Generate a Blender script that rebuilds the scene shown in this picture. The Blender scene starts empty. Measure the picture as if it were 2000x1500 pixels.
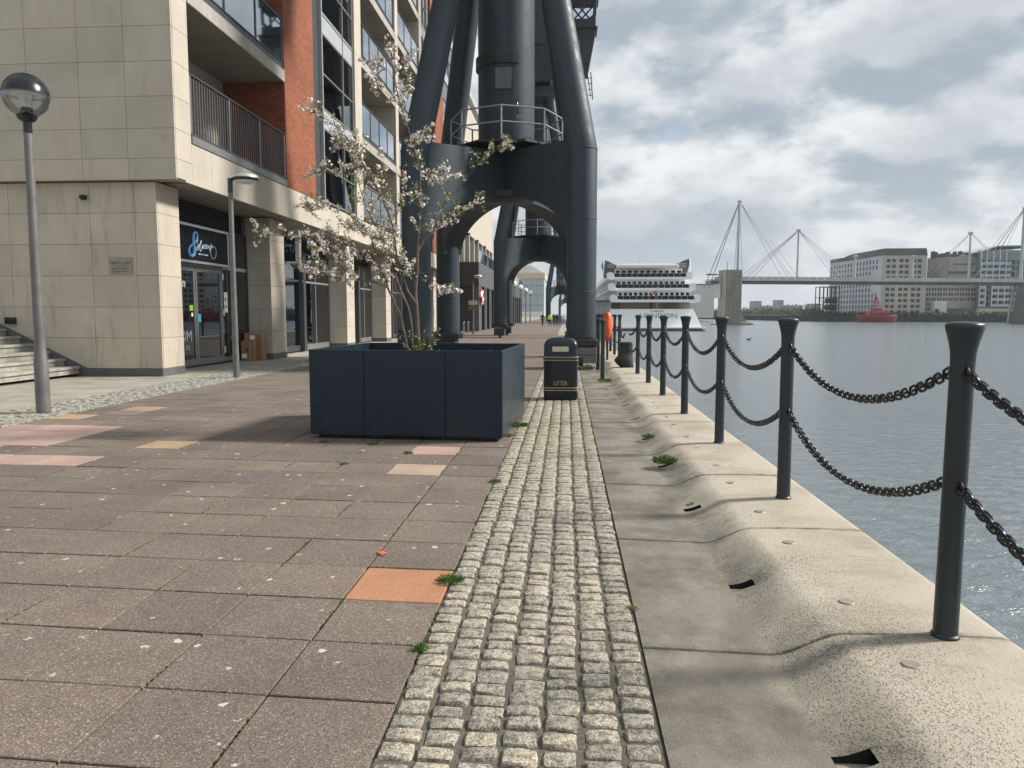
import bpy, math, random
from mathutils import Vector, Matrix, noise as mnoise
V = Vector
RND = random.Random(11)
scene = bpy.context.scene
COL = scene.collection

# ------------------------------------------------------------------ camera
CAMH = 1.72
PITCH = math.atan(138 / 1500.0)
YAW = math.atan(107 * math.cos(PITCH) / 1500.0)
cam_data = bpy.data.cameras.new('camera')
cam_data.sensor_width = 36.0
cam_data.lens = 27.0
cam_data.clip_start = 0.05
cam_data.clip_end = 5000
cam = bpy.data.objects.new('camera', cam_data)
cam.location = (0, 0, CAMH)
cam.rotation_euler = (math.pi / 2 - PITCH, 0, YAW)
COL.objects.link(cam)
scene.camera = cam

# ------------------------------------------------------------------ sun, sky, exposure
SUN_EL = math.radians(38)
SUN_AZ = math.radians(77)          # clockwise from +Y
sdir = V((math.sin(SUN_AZ) * math.cos(SUN_EL), math.cos(SUN_AZ) * math.cos(SUN_EL), math.sin(SUN_EL)))
sun_data = bpy.data.lights.new('sun', 'SUN')
sun_data.energy = 4.0
sun_data.angle = math.radians(8.0)
sun_data.color = (1.0, 0.955, 0.89)
sun = bpy.data.objects.new('sun', sun_data)
sun.rotation_euler = sdir.to_track_quat('Z', 'Y').to_euler()
sun.location = sdir * 60
COL.objects.link(sun)

world = bpy.data.worlds.new('World')
scene.world = world
world.use_nodes = True
wt = world.node_tree
wt.nodes.clear()
def wn(t, **k):
    n = wt.nodes.new(t)
    for a, b in k.items():
        setattr(n, a, b)
    return n
def wmath(op, a, b=None, c=None):
    n = wn('ShaderNodeMath', operation=op)
    for i, x in enumerate((a, b, c)):
        if x is None: continue
        if hasattr(x, 'links'): wt.links.new(x, n.inputs[i])
        else: n.inputs[i].default_value = x
    return n.outputs[0]
def wmap(x, a, b, c=0.0, d=1.0, smooth=True):
    n = wn('ShaderNodeMapRange')
    if smooth: n.interpolation_type = 'SMOOTHSTEP'
    wt.links.new(x, n.inputs[0])
    for i, q in enumerate((a, b, c, d)): n.inputs[i + 1].default_value = q
    return n.outputs[0]
def wmix(f, a, b):
    n = wn('ShaderNodeMix', data_type='RGBA')
    for s, x in ((n.inputs[0], f), (n.inputs[6], a), (n.inputs[7], b)):
        if hasattr(x, 'links'): wt.links.new(x, s)
        else: s.default_value = x if not isinstance(x, tuple) else (*x, 1)
    return n.outputs[2]
sky = wn('ShaderNodeTexSky', sky_type='NISHITA')
sky.sun_disc = False
sky.sun_elevation = SUN_EL
sky.sun_rotation = SUN_AZ
sky.air_density = 1.0
sky.dust_density = 1.5
tc = wn('ShaderNodeTexCoord')
sep = wn('ShaderNodeSeparateXYZ')
wt.links.new(tc.outputs['Generated'], sep.inputs[0])
def wnoise(scale, detail, rough, off):
    m = wn('ShaderNodeMapping')
    m.inputs['Location'].default_value = off
    m.inputs['Scale'].default_value = (1.0, 1.0, 2.1)
    wt.links.new(tc.outputs['Generated'], m.inputs[0])
    n = wn('ShaderNodeTexNoise')
    n.inputs['Scale'].default_value = scale
    n.inputs['Detail'].default_value = detail
    n.inputs['Roughness'].default_value = rough
    n.inputs['Distortion'].default_value = 0.15
    wt.links.new(m.outputs[0], n.inputs['Vector'])
    return n.outputs['Fac']
OFF = (5.3, 1.1, 0.4)
big = wnoise(5.2, 12, 0.58, OFF)
bigs = wnoise(5.2, 5, 0.5, (OFF[0] + 0.01, OFF[1], OFF[2] + 0.075))
low = wnoise(1.9, 3, 0.5, (1.3, 2.2, 4.0))
dens = wmath('ADD', big, wmath('MULTIPLY', low, 0.40))
cov = wmap(dens, 0.44, 0.60)
lit = wmap(wmath('SUBTRACT', big, bigs), -0.13, 0.12)
thick = wmap(dens, 0.66, 0.84)
ccol = wmix(lit, (2.8, 3.25, 3.75), (6.2, 6.35, 6.45))
ccol = wmix(wmath('MULTIPLY', thick, 0.62), ccol, (2.7, 3.1, 3.55))
blue = wmix(0.6, sky.outputs[0], (3.8, 4.7, 5.7))
skyc = wmix(cov, blue, ccol)
hor = wmap(sep.outputs[2], 0.0, 0.22, 1.0, 0.0)
skyc = wmix(wmath('MULTIPLY', hor, 0.45), skyc, (4.7, 5.05, 5.25))
bg = wn('ShaderNodeBackground')
bg.inputs['Strength'].default_value = 0.1
wt.links.new(skyc, bg.inputs['Color'])
wo = wn('ShaderNodeOutputWorld')
wt.links.new(bg.outputs[0], wo.inputs[0])

scene.view_settings.view_transform = 'Standard'
scene.view_settings.look = 'None'
scene.view_settings.exposure = 0.55
scene.view_settings.gamma = 1.0
scene.view_settings.use_curve_mapping = False

# ------------------------------------------------------------------ pixel helpers (real positions measured from the photograph)
FWD = V((-math.sin(YAW) * math.cos(PITCH), math.cos(YAW) * math.cos(PITCH), -math.sin(PITCH)))
RGT = V((math.cos(YAW), math.sin(YAW), 0))
UPV = RGT.cross(FWD)
CP = V((0, 0, CAMH))
def ray(x, y): return FWD + RGT * ((x - 1000) / 1500.0) + UPV * ((750 - y) / 1500.0)
def onz(x, y, z=0.0):
    d = ray(x, y); return CP + d * ((z - CAMH) / d.z)
def onx(x, y, X):
    d = ray(x, y); return CP + d * (X / d.x)
def ony(x, y, Y):
    d = ray(x, y); return CP + d * (Y / d.y)
FH = V((-math.sin(YAW), math.cos(YAW), 0))
def at(x, dist, z=0.0):
    p = FH * dist + RGT * ((x - 1000) / 1500.0 * dist * 0.9958); return V((p.x, p.y, z))
def zpx(y, dist): return CAMH + (612 - y) / 1506.0 * dist
def inview(p, m=0.03):
    v = p - CP; k = v.dot(FWD)
    if k < 0.3: return False
    a = v.dot(RGT) / k * 1.5; b = v.dot(UPV) / k * 1.5
    return abs(a) < 1.0 + m and abs(b) < 0.75 + m

# ------------------------------------------------------------------ materials
class G:
    def __init__(s, name):
        s.m = bpy.data.materials.new(name); s.m.use_nodes = True
        s.t = s.m.node_tree; s.b = s.t.nodes['Principled BSDF']; s.o = s.t.nodes['Material Output']
    def n(s, t, **k):
        q = s.t.nodes.new(t)
        for a, b in k.items(): setattr(q, a, b)
        return q
    def put(s, sock, v):
        if hasattr(v, 'links'): s.t.links.new(v, sock)
        elif isinstance(v, tuple) and len(v) == 3 and len(sock.default_value) == 4: sock.default_value = (*v, 1)
        else: sock.default_value = v
        return s
    def pos(s): return s.n('ShaderNodeNewGeometry').outputs['Position']
    def obj(s): return s.n('ShaderNodeTexCoord').outputs['Object']
    def rnd(s): return s.n('ShaderNodeObjectInfo').outputs['Random']
    def xyz(s, v):
        q = s.n('ShaderNodeSeparateXYZ'); s.put(q.inputs[0], v); return q.outputs
    def comb(s, x, y, z):
        q = s.n('ShaderNodeCombineXYZ')
        for i, v in enumerate((x, y, z)): s.put(q.inputs[i], v)
        return q.outputs[0]
    def mapv(s, v, sc=(1, 1, 1), loc=(0, 0, 0)):
        q = s.n('ShaderNodeMapping'); s.put(q.inputs[0], v)
        q.inputs['Scale'].default_value = sc; q.inputs['Location'].default_value = loc; return q.outputs[0]
    def noise(s, scale, detail=4, rough=0.55, vec=None, dist=0.0):
        q = s.n('ShaderNodeTexNoise'); q.inputs['Scale'].default_value = scale; q.inputs['Detail'].default_value = detail
        q.inputs['Roughness'].default_value = rough; q.inputs['Distortion'].default_value = dist
        s.put(q.inputs['Vector'], vec if vec is not None else s.pos()); return q.outputs['Fac']
    def vor(s, scale, vec=None, out='Distance', rnd=1.0):
        q = s.n('ShaderNodeTexVoronoi'); q.inputs['Scale'].default_value = scale; q.inputs['Randomness'].default_value = rnd
        s.put(q.inputs['Vector'], vec if vec is not None else s.pos()); return q.outputs[out]
    def mix(s, f, a, b, mode='MIX'):
        q = s.n('ShaderNodeMix', data_type='RGBA', blend_type=mode)
        s.put(q.inputs[0], f); s.put(q.inputs[6], a); s.put(q.inputs[7], b); return q.outputs[2]
    def mth(s, op, a, b=0.0, clamp=False):
        q = s.n('ShaderNodeMath', operation=op, use_clamp=clamp); s.put(q.inputs[0], a); s.put(q.inputs[1], b); return q.outputs[0]
    def mr(s, v, a, b, c=0.0, d=1.0, smooth=False):
        q = s.n('ShaderNodeMapRange')
        if smooth: q.interpolation_type = 'SMOOTHSTEP'
        s.put(q.inputs[0], v)
        for i, w in enumerate((a, b, c, d)): q.inputs[i + 1].default_value = w
        return q.outputs[0]
    def bump(s, h, st=0.5, dist=0.01):
        q = s.n('ShaderNodeBump'); q.inputs['Strength'].default_value = st; q.inputs['Distance'].default_value = dist
        s.put(q.inputs['Height'], h); s.t.links.new(q.outputs[0], s.b.inputs['Normal']); return s
    def fin(s, col=None, rough=None, metal=None, spec=None):
        if col is not None: s.put(s.b.inputs['Base Color'], col)
        if rough is not None: s.put(s.b.inputs['Roughness'], rough)
        if metal is not None: s.b.inputs['Metallic'].default_value = metal
        if spec is not None: s.b.inputs['Specular IOR Level'].default_value = spec
        return s.m
def sc3(c, k): return tuple(min(1.0, q * k) for q in c)

def plain(name, col, rough=0.6, metal=0.0, var=0.15, scale=3.0, bump=0.0, bscale=60.0, rnd=0.0, stretch=(1, 1, 1), spec=None):
    g = G(name)
    v = g.mapv(g.pos(), stretch)
    f = g.noise(scale, 5, 0.6, v)
    c = g.mix(g.mr(f, 0.3, 0.7), sc3(col, 1 - var), sc3(col, 1 + var))
    if rnd:
        c = g.mix(g.mr(g.rnd(), 0, 1, 0, 1), g.mix(1.0, c, (1 - rnd,) * 3, 'MULTIPLY'), g.mix(1.0, c, (1 + rnd,) * 3, 'MULTIPLY'))
    if bump: g.bump(g.noise(bscale, 4, 0.6), bump, 0.01)
    r = g.mr(g.noise(scale * 2.3, 3, 0.5, v), 0.3, 0.7, max(0.02, rough - 0.08), min(1, rough + 0.08))
    return g.fin(c, r, metal, spec)

def m_slab(name, base, lichen=1.0, fine=0.5):
    g = G(name); p = g.pos()
    ag = g.vor(185, p, 'Color')
    a1 = g.xyz(ag)[0]
    c = g.mix(g.mr(a1, 0.0, 1.0), sc3(base, 1 - fine), sc3(base, 1 + fine))
    c = g.mix(g.mr(a1, 0.94, 0.98), c, (0.42, 0.39, 0.35))
    c = g.mix(g.mr(g.noise(1.1, 5, 0.6, p), 0.35, 0.7), c, g.mix(1.0, c, (0.72, 0.71, 0.72), 'MULTIPLY'))
    c = g.mix(g.mr(g.rnd(), 0, 1), g.mix(1.0, c, (0.86, 0.86, 0.88), 'MULTIPLY'), g.mix(1.0, c, (1.1, 1.07, 1.03), 'MULTIPLY'))
    if lichen:
        vv = g.mix(0.06, p, g.n('ShaderNodeTexNoise').outputs['Color'])
        q = g.n('ShaderNodeTexNoise'); q.inputs['Scale'].default_value = 30; g.put(q.inputs['Vector'], p)
        vv = g.n('ShaderNodeVectorMath', operation='ADD')
        s1 = g.n('ShaderNodeVectorMath', operation='SCALE'); g.put(s1.inputs[0], q.outputs['Color']); s1.inputs['Scale'].default_value = 0.06
        g.put(vv.inputs[0], p); g.put(vv.inputs[1], s1.outputs[0])
        d = g.vor(7.5, vv.outputs[0], 'Distance')
        rr = g.xyz(g.vor(7.5, vv.outputs[0], 'Color'))[0]
        lim = g.mth('MULTIPLY', g.mth('POWER', rr, 2.6), 0.24 * lichen)
        dens = g.mr(g.noise(0.9, 3, 0.5, p), 0.34, 0.5)
        mask = g.mth('MULTIPLY', g.mr(g.mth('SUBTRACT', lim, d), 0.0, 0.03), dens, True)
        c = g.mix(g.mth('MULTIPLY', mask, 0.75), c, (0.60, 0.58, 0.52))
    g.bump(g.mth('ADD', a1, g.mth('MULTIPLY', g.noise(20, 3, 0.5, p), 1.5)), 0.35, 0.004)
    return g.fin(c, 0.85)

def m_sett(name, base):
    g = G(name); p = g.pos()
    n1 = g.noise(110, 5, 0.65, p)
    n2 = g.noise(28, 4, 0.6, p)
    c = g.mix(g.mr(n1, 0.38, 0.60), sc3(base, 0.36), sc3(base, 1.3))
    c = g.mix(g.mr(n2, 0.46, 0.62), c, g.mix(1.0, c, (0.50, 0.485, 0.46), 'MULTIPLY'))
    c = g.mix(g.rnd(), g.mix(1.0, c, (0.78, 0.79, 0.80), 'MULTIPLY'), g.mix(1.0, c, (1.12, 1.09, 1.03), 'MULTIPLY'))
    yy = g.xyz(p)[1]
    band = g.mth('MULTIPLY', g.mr(yy, 8.3, 10.3, 0, 1, True), g.mr(yy, 12.6, 14.2, 1, 0, True))
    lic = g.mth('MULTIPLY', band, g.mr(g.noise(7, 4, 0.6, p), 0.45, 0.65), True)
    c = g.mix(g.mth('MULTIPLY', lic, 0.30), c, (0.42, 0.39, 0.14))
    g.bump(g.mth('ADD', n1, g.mth('MULTIPLY', n2, 1.2)), 0.8, 0.008)
    return g.fin(c, 0.8)

def m_joint(name, base, moss):
    g = G(name); p = g.pos()
    c = g.mix(g.mr(g.noise(60, 4, 0.6, p), 0.3, 0.7), sc3(base, 0.6), sc3(base, 1.5))
    k = g.mr(g.noise(2.3, 4, 0.6, p), 0.47, 0.56)
    c = g.mix(g.mth('MULTIPLY', k, moss), c, (0.095, 0.115, 0.025))
    g.bump(g.noise(90, 4, 0.7, p), 0.8, 0.01)
    return g.fin(c, 0.95)

def m_coping():
    g = G('cast_concrete'); p = g.pos(); x = g.xyz(p)
    warp = g.mth('MULTIPLY', g.mth('SUBTRACT', g.noise(2.2, 4, 0.6, p), 0.5), 0.55)
    xx = g.mth('ADD', x[0], warp)
    sp = g.noise(170, 3, 0.6, p)
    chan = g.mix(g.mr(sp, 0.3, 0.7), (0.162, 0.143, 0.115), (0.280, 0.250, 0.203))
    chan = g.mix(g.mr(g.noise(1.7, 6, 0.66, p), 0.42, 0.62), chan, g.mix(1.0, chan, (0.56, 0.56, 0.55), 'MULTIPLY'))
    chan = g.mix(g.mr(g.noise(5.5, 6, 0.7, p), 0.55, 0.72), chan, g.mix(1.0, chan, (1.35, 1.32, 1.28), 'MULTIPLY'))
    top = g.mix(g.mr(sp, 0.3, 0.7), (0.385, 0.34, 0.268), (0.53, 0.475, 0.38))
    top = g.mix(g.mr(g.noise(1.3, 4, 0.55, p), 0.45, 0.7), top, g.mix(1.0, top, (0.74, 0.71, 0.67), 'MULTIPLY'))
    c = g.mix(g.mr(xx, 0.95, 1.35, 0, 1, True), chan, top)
    # pitted flecks along the rise, dense in patches
    wp = g.n('ShaderNodeVectorMath', operation='MULTIPLY_ADD'); wq = g.n('ShaderNodeTexNoise'); wq.inputs['Scale'].default_value = 40; g.put(wq.inputs['Vector'], p); g.put(wp.inputs[0], wq.outputs['Color']); wp.inputs[1].default_value = (0.02, 0.02, 0.02); g.put(wp.inputs[2], p)
    pv = g.mapv(wp.outputs[0], (1.0, 0.65, 1.0))
    pits = g.vor(105, pv, 'Distance')
    pr = g.xyz(g.vor(105, pv, 'Color'))[1]
    near = g.mth('MULTIPLY', g.mr(xx, 1.0, 1.12, 0, 1, True), g.mr(xx, 1.5, 2.15, 1, 0, True))
    dens = g.mth('MULTIPLY', near, g.mr(g.noise(1.1, 3, 0.5, p), 0.30, 0.52))
    mask = g.mth('MULTIPLY', g.mr(g.mth('SUBTRACT', pits, g.mth('MULTIPLY', pr, 0.25)), 0.30, 0.16), g.mth('LESS_THAN', pr, g.mth('MULTIPLY', dens, 0.8)), True)
    c = g.mix(g.mth('MULTIPLY', mask, 0.62), c, (0.07, 0.063, 0.052))
    rs_ = g.mth('MULTIPLY', g.mr(g.noise(2.8, 5, 0.65, g.mapv(p, (0.35, 1.6, 1), (2, 5, 0))), 0.56, 0.72), g.mr(x[0], 1.3, 1.5, 0, 1, True), True)
    c = g.mix(g.mth('MULTIPLY', rs_, 0.4), c, (0.20, 0.165, 0.12))
    # black algae blotches on the rise
    bl = g.mth('MULTIPLY', g.mth('MULTIPLY', g.mr(xx, 1.0, 1.12, 0, 1, True), g.mr(xx, 1.28, 1.5, 1, 0, True)),
               g.mr(g.noise(1.25, 4, 0.7, g.mapv(p, (1, 1, 1), (4.2, 1.3, 0))), 0.50, 0.62), True)
    bl = g.mth('MULTIPLY', bl, g.mr(g.noise(45, 4, 0.7, p), 0.35, 0.6), True)
    c = g.mix(g.mth('MULTIPLY', bl, 0.75), c, (0.06, 0.057, 0.05))
    fy = g.mth('FRACT', g.mth('DIVIDE', g.mth('SUBTRACT', x[1], 3.885), 1.936))
    jd = g.mth('MULTIPLY', g.mth('MINIMUM', fy, g.mth('SUBTRACT', 1.0, fy)), 1.936)
    jm = g.mth('MULTIPLY', g.mr(jd, 0.0, 0.075, 1, 0, True), g.mr(g.noise(9, 5, 0.7, p), 0.40, 0.62), True)
    c = g.mix(g.mth('MULTIPLY', jm, 0.65), c, (0.085, 0.075, 0.058))
    g.bump(g.mth('SUBTRACT', g.mth('ADD', sp, g.mth('MULTIPLY', g.noise(35, 5, 0.7, p), 1.2)), g.mth('MULTIPLY', mask, 1.5)), 0.9, 0.006)
    return g.fin(c, 0.85)

def m_stone(name, base, streak=0.25):
    g = G(name); p = g.pos()
    c = g.mix(g.mr(g.noise(0.9, 5, 0.6, p), 0.3, 0.7), sc3(base, 0.90), sc3(base, 1.08))
    st = g.noise(2.6, 5, 0.65, g.mapv(p, (1.6, 1.6, 0.22)))
    c = g.mix(g.mth('MULTIPLY', g.mr(st, 0.55, 0.8), streak * 2.2, True), c, sc3((base[0] * 0.62, base[1] * 0.60, base[2] * 0.56), 1.0))
    fl = g.noise(3.2, 3, 0.5, g.mapv(p, (2.0, 2.0, 0.7), (3, 1, 2)))
    c = g.mix(g.mth('MULTIPLY', g.mr(fl, 0.68, 0.75), 0.35), c, sc3(base, 0.55))
    c = g.mix(g.rnd(), g.mix(1.0, c, (0.94, 0.945, 0.95), 'MULTIPLY'), g.mix(1.0, c, (1.06, 1.05, 1.04), 'MULTIPLY'))
    g.bump(g.noise(45, 4, 0.6, p), 0.12, 0.004)
    return g.fin(c, 0.75)

def m_brick():
    g = G('red_brick'); p = g.xyz(g.pos())
    v = g.comb(g.mth('ADD', p[0], p[1]), p[2], 0.0)
    q = g.n('ShaderNodeTexBrick'); g.put(q.inputs['Vector'], v)
    q.inputs['Scale'].default_value = 1.0; q.inputs['Brick Width'].default_value = 0.3; q.inputs['Row Height'].default_value = 0.1
    q.inputs['Mortar Size'].default_value = 0.009; q.inputs['Bias'].default_value = 0.0
    g.put(q.inputs['Color1'], (0.37, 0.115, 0.048)); g.put(q.inputs['Color2'], (0.27, 0.078, 0.033)); g.put(q.inputs['Mortar'], (0.13, 0.065, 0.042))
    c = g.mix(g.mr(g.noise(0.5, 4, 0.6), 0.35, 0.7), q.outputs['Color'], g.mix(1.0, q.outputs['Color'], (0.75, 0.75, 0.75), 'MULTIPLY'))
    g.bump(g.mth('SUBTRACT', 1.0, q.outputs['Fac']), 0.5, 0.008)
    return g.fin(c, 0.85)

def m_glass(name, tint, refl=0.10, rough=0.01, gl=(0.9, 0.95, 1.0)):
    g = G(name)
    tr = g.n('ShaderNodeBsdfTransparent'); tr.inputs[0].default_value = (*tint, 1)
    go = g.n('ShaderNodeBsdfGlossy'); go.inputs['Color'].default_value = (*gl, 1); go.inputs['Roughness'].default_value = rough
    fr = g.n('ShaderNodeFresnel'); fr.inputs[0].default_value = 1.5
    f = g.mth('ADD', g.mth('MULTIPLY', fr.outputs[0], 1.25), refl, True)
    mx = g.n('ShaderNodeMixShader'); g.put(mx.inputs[0], f)
    g.t.links.new(tr.outputs[0], mx.inputs[1]); g.t.links.new(go.outputs[0], mx.inputs[2])
    g.t.links.new(mx.outputs[0], g.o.inputs['Surface'])
    nz = g.n('ShaderNodeBump'); nz.inputs['Strength'].default_value = 0.03; nz.inputs['Distance'].default_value = 0.02
    g.put(nz.inputs['Height'], g.noise(0.8, 2, 0.5)); g.t.links.new(nz.outputs[0], go.inputs['Normal'])
    return g.m

def m_water():
    g = G('dock_water'); p = g.pos()
    a = g.noise(2.4, 5, 0.62, g.mapv(p, (0.8, 1.35, 1)), 0.6)
    b = g.noise(0.22, 3, 0.5, g.mapv(p, (0.8, 1.2, 1), (5, 2, 0)), 0.3)
    c = g.noise(7.5, 3, 0.5, g.mapv(p, (0.9, 1.3, 1)), 0.5)
    h = g.mth('ADD', g.mth('ADD', a, g.mth('MULTIPLY', b, 1.2)), g.mth('MULTIPLY', c, 0.22))
    g.bump(h, 0.75, 0.14)
    g.b.inputs['IOR'].default_value = 1.33
    return g.fin((0.165, 0.195, 0.21), 0.15)

def m_paint(name, col, rough=0.42, streak=0.4, spec=0.5):
    g = G(name); p = g.pos()
    st = g.noise(2.0, 5, 0.65, g.mapv(p, (2.2, 2.2, 0.15)))
    c = g.mix(g.mth('MULTIPLY', g.mr(st, 0.5, 0.8), streak, True), col, sc3(col, 1.8))
    c = g.mix(g.mr(g.noise(0.7, 4, 0.6, p), 0.4, 0.75), c, sc3(col, 0.8))
    ru = g.mth('MULTIPLY', g.mr(g.noise(3.1, 5, 0.7, g.mapv(p, (2.6, 2.6, 0.2), (7, 3, 1))), 0.62, 0.78), 0.30, True)
    c = g.mix(ru, c, (0.075, 0.055, 0.04))
    c = g.mix(g.mth('MULTIPLY', g.mr(g.noise(0.45, 4, 0.6, g.mapv(p, (1, 1, 1), (1, 9, 4))), 0.55, 0.75), 0.4, True), c, sc3((col[0] * 1.0, col[1] * 1.08, col[2] * 0.72), 1.0))
    r = g.mr(g.noise(3, 4, 0.6, p), 0.3, 0.7, rough - 0.08, rough + 0.12)
    g.bump(g.noise(14, 3, 0.5, p), 0.05, 0.01)
    return g.fin(c, r, None, spec)

MT = {}
MT['slab'] = m_slab('brown_paving', (0.168, 0.134, 0.108), 0.9, 0.5)
MT['slab_orange'] = m_slab('orange_paving', (0.43, 0.205, 0.105), 0.5, 0.14)
MT['slab_pale'] = m_slab('pale_paving', (0.44, 0.33, 0.24), 0.5, 0.18)
MT['slab_pink'] = m_slab('pink_paving', (0.42, 0.29, 0.245), 0.6, 0.16)
MT['slab_sand'] = m_slab('sand_paving', (0.42, 0.29, 0.17), 0.5, 0.18)
MT['bed'] = m_joint('paving_bed', (0.035, 0.030, 0.024), 0.85)
MT['grout'] = m_joint('sett_grout', (0.115, 0.10, 0.082), 0.15)
MT['sett'] = m_sett('granite_sett', (0.45, 0.408, 0.335))
MT['sett_pale'] = m_sett('pale_granite_sett', (0.44, 0.425, 0.38))
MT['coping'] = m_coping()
MT['conc_ground'] = plain('concrete_ground', (0.30, 0.275, 0.225), 0.9, 0, 0.25, 1.2, 0.3, 60)
MT['conc'] = plain('concrete', (0.36, 0.34, 0.30), 0.85, 0, 0.18, 1.5, 0.2, 40)
MT['soffit'] = plain('soffit_render', (0.30, 0.28, 0.235), 0.9, 0, 0.12, 1.0)
MT['dark'] = plain('black_void', (0.012, 0.012, 0.012), 0.9, 0, 0.1)
MT['stone'] = m_stone('limestone_cladding', (0.48, 0.43, 0.355))
MT['stone_lo'] = m_stone('limestone_base_cladding', (0.48, 0.425, 0.34), 0.4)
MT['plinth'] = plain('plinth_stone', (0.105, 0.105, 0.105), 0.7, 0, 0.2, 3, 0.2, 60)
MT['step'] = plain('granite_step', (0.33, 0.31, 0.265), 0.8, 0, 0.25, 5, 0.3, 60)
MT['brick'] = m_brick()
MT['frame'] = plain('grey_aluminium', (0.22, 0.22, 0.215), 0.45, 0.4, 0.1)
MT['frame_dk'] = plain('charcoal_aluminium', (0.055, 0.06, 0.065), 0.45, 0.2, 0.15)
MT['spandrel'] = plain('pale_spandrel', (0.45, 0.47, 0.49), 0.4, 0.2, 0.08)
MT['silver'] = plain('silver_metal', (0.55, 0.55, 0.54), 0.35, 0.7, 0.1)
MT['glass_win'] = m_glass('window_glass', (0.30, 0.36, 0.36), 0.08)
MT['glass_shop'] = m_glass('shop_glass', (0.60, 0.65, 0.65), 0.06)
MT['glass_bal'] = m_glass('balustrade_glass', (0.62, 0.72, 0.78), 0.34, 0.03)
MT['glass_clear'] = m_glass('globe_glass', (0.92, 0.93, 0.93), 0.05)
MT['pane_dk'] = plain('dark_pane', (0.022, 0.026, 0.03), 0.12, 0, 0.3, 0.6, spec=0.7)
MT['pane_grey'] = plain('grey_pane', (0.10, 0.115, 0.125), 0.2, 0, 0.4, 0.5, spec=0.6)
MT['ship_pane'] = plain('ship_glazing', (0.010, 0.012, 0.016), 0.35, 0, 0.3, 0.5, spec=0.2)
MT['water'] = m_water()
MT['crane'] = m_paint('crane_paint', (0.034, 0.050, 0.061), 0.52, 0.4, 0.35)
MT['crane_dk'] = m_paint('crane_dark_paint', (0.022, 0.028, 0.034), 0.55)  # darker tone of the crane paint for feet, platform, cab and fittings
MT['galv'] = plain('galvanised_steel', (0.29, 0.30, 0.305), 0.5, 0.5, 0.2, 8)
MT['post'] = m_paint('fence_paint', (0.020, 0.028, 0.034), 0.38, 0.3)
MT['chain'] = plain('chain_iron', (0.014, 0.015, 0.017), 0.42, 0.3, 0.5, 40)
gq = G('planter_paint'); pq = gq.pos(); zq = gq.xyz(pq)[2]
cq = gq.mix(gq.mr(gq.noise(0.9, 4, 0.6, pq), 0.3, 0.7), (0.0105, 0.021, 0.034), (0.0125, 0.0245, 0.039))
dq = gq.mth('MULTIPLY', gq.mr(gq.noise(26, 5, 0.7, gq.mapv(pq, (1, 1, 0.6))), 0.56, 0.72), gq.mr(zq, 0.05, 0.42, 0.5, 0.04), True)
cq = gq.mix(dq, cq, (0.16, 0.145, 0.125))
sq = gq.mr(gq.noise(5, 6, 0.75, gq.mapv(pq, (0.5, 0.5, 6.0), (3, 2, 8))), 0.70, 0.76)
cq = gq.mix(gq.mth('MULTIPLY', sq, 0.25), cq, (0.07, 0.08, 0.09))
MT['planter'] = gq.fin(cq, gq.mr(gq.noise(4, 4, 0.6, pq), 0.3, 0.7, 0.24, 0.38), 0.0, 0.35)
MT['soil'] = plain('soil', (0.05, 0.038, 0.026), 0.95, 0, 0.5, 20, 0.8, 50)
MT['bark'] = plain('bark', (0.125, 0.088, 0.068), 0.8, 0, 0.45, 30, 0.5, 90)
MT['twig'] = plain('twig_bark', (0.10, 0.075, 0.05), 0.8, 0, 0.3, 20)
MT['bin'] = plain('bin_plastic', (0.006, 0.010, 0.022), 0.32, 0, 0.3, 6)
MT['gold'] = plain('gold_line', (0.50, 0.40, 0.20), 0.5, 0.2, 0.25, 20)
MT['cream'] = plain('cream_plate', (0.62, 0.58, 0.44), 0.6, 0, 0.3, 40)
MT['lamp_pole'] = plain('grey_lamp_paint', (0.155, 0.15, 0.145), 0.5, 0.3, 0.2, 4)
MT['black'] = plain('black_paint', (0.012, 0.013, 0.015), 0.25, 0, 0.2)
MT['white'] = plain('white_paint', (0.90, 0.905, 0.91), 0.45, 0, 0.05)
MT['warehouse'] = plain('warehouse_sheeting', (0.56, 0.555, 0.52), 0.7, 0, 0.06, 0.2)
MT['offwhite'] = plain('off_white', (0.68, 0.68, 0.66), 0.6, 0, 0.1)
MT['iron'] = plain('old_iron', (0.028, 0.026, 0.024), 0.6, 0.2, 0.5, 6, 0.3, 30)
MT['timber'] = plain('weathered_timber', (0.15, 0.14, 0.125), 0.85, 0, 0.45, 5, 0.5, 30, stretch=(1, 6, 8))
MT['orange'] = plain('orange_plastic', (0.80, 0.13, 0.03), 0.4, 0, 0.1)
MT['red'] = plain('red_plastic', (0.62, 0.035, 0.05), 0.45, 0, 0.1)
MT['card'] = plain('cardboard', (0.30, 0.175, 0.09), 0.85, 0, 0.12, 4)
MT['tape'] = plain('parcel_tape', (0.42, 0.29, 0.17), 0.4, 0, 0.1)
MT['signface'] = plain('sign_face', (0.005, 0.007, 0.013), 0.6, 0, 0.2, spec=0.2)
MT['blue1'] = plain('sign_blue', (0.16, 0.46, 0.82), 0.4, 0, 0.05)
MT['blue2'] = plain('sign_pale_blue', (0.55, 0.72, 0.90), 0.4, 0, 0.05)
MT['plaque'] = plain('engraved_plaque', (0.30, 0.27, 0.22), 0.45, 0.3, 0.15, 12)
MT['ink'] = plain('ink', (0.02, 0.017, 0.014), 0.6, 0, 0.1)
MT['teal'] = plain('teal_sticker', (0.02, 0.50, 0.55), 0.5)
MT['lime'] = plain('lime_sticker', (0.25, 0.50, 0.04), 0.5)
MT['room'] = plain('room_wall', (0.17, 0.17, 0.16), 0.9)
MT['room_pale'] = plain('pale_curtain', (0.42, 0.44, 0.40), 0.9, 0, 0.25, 2.0, stretch=(4, 4, 0.2))
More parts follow.
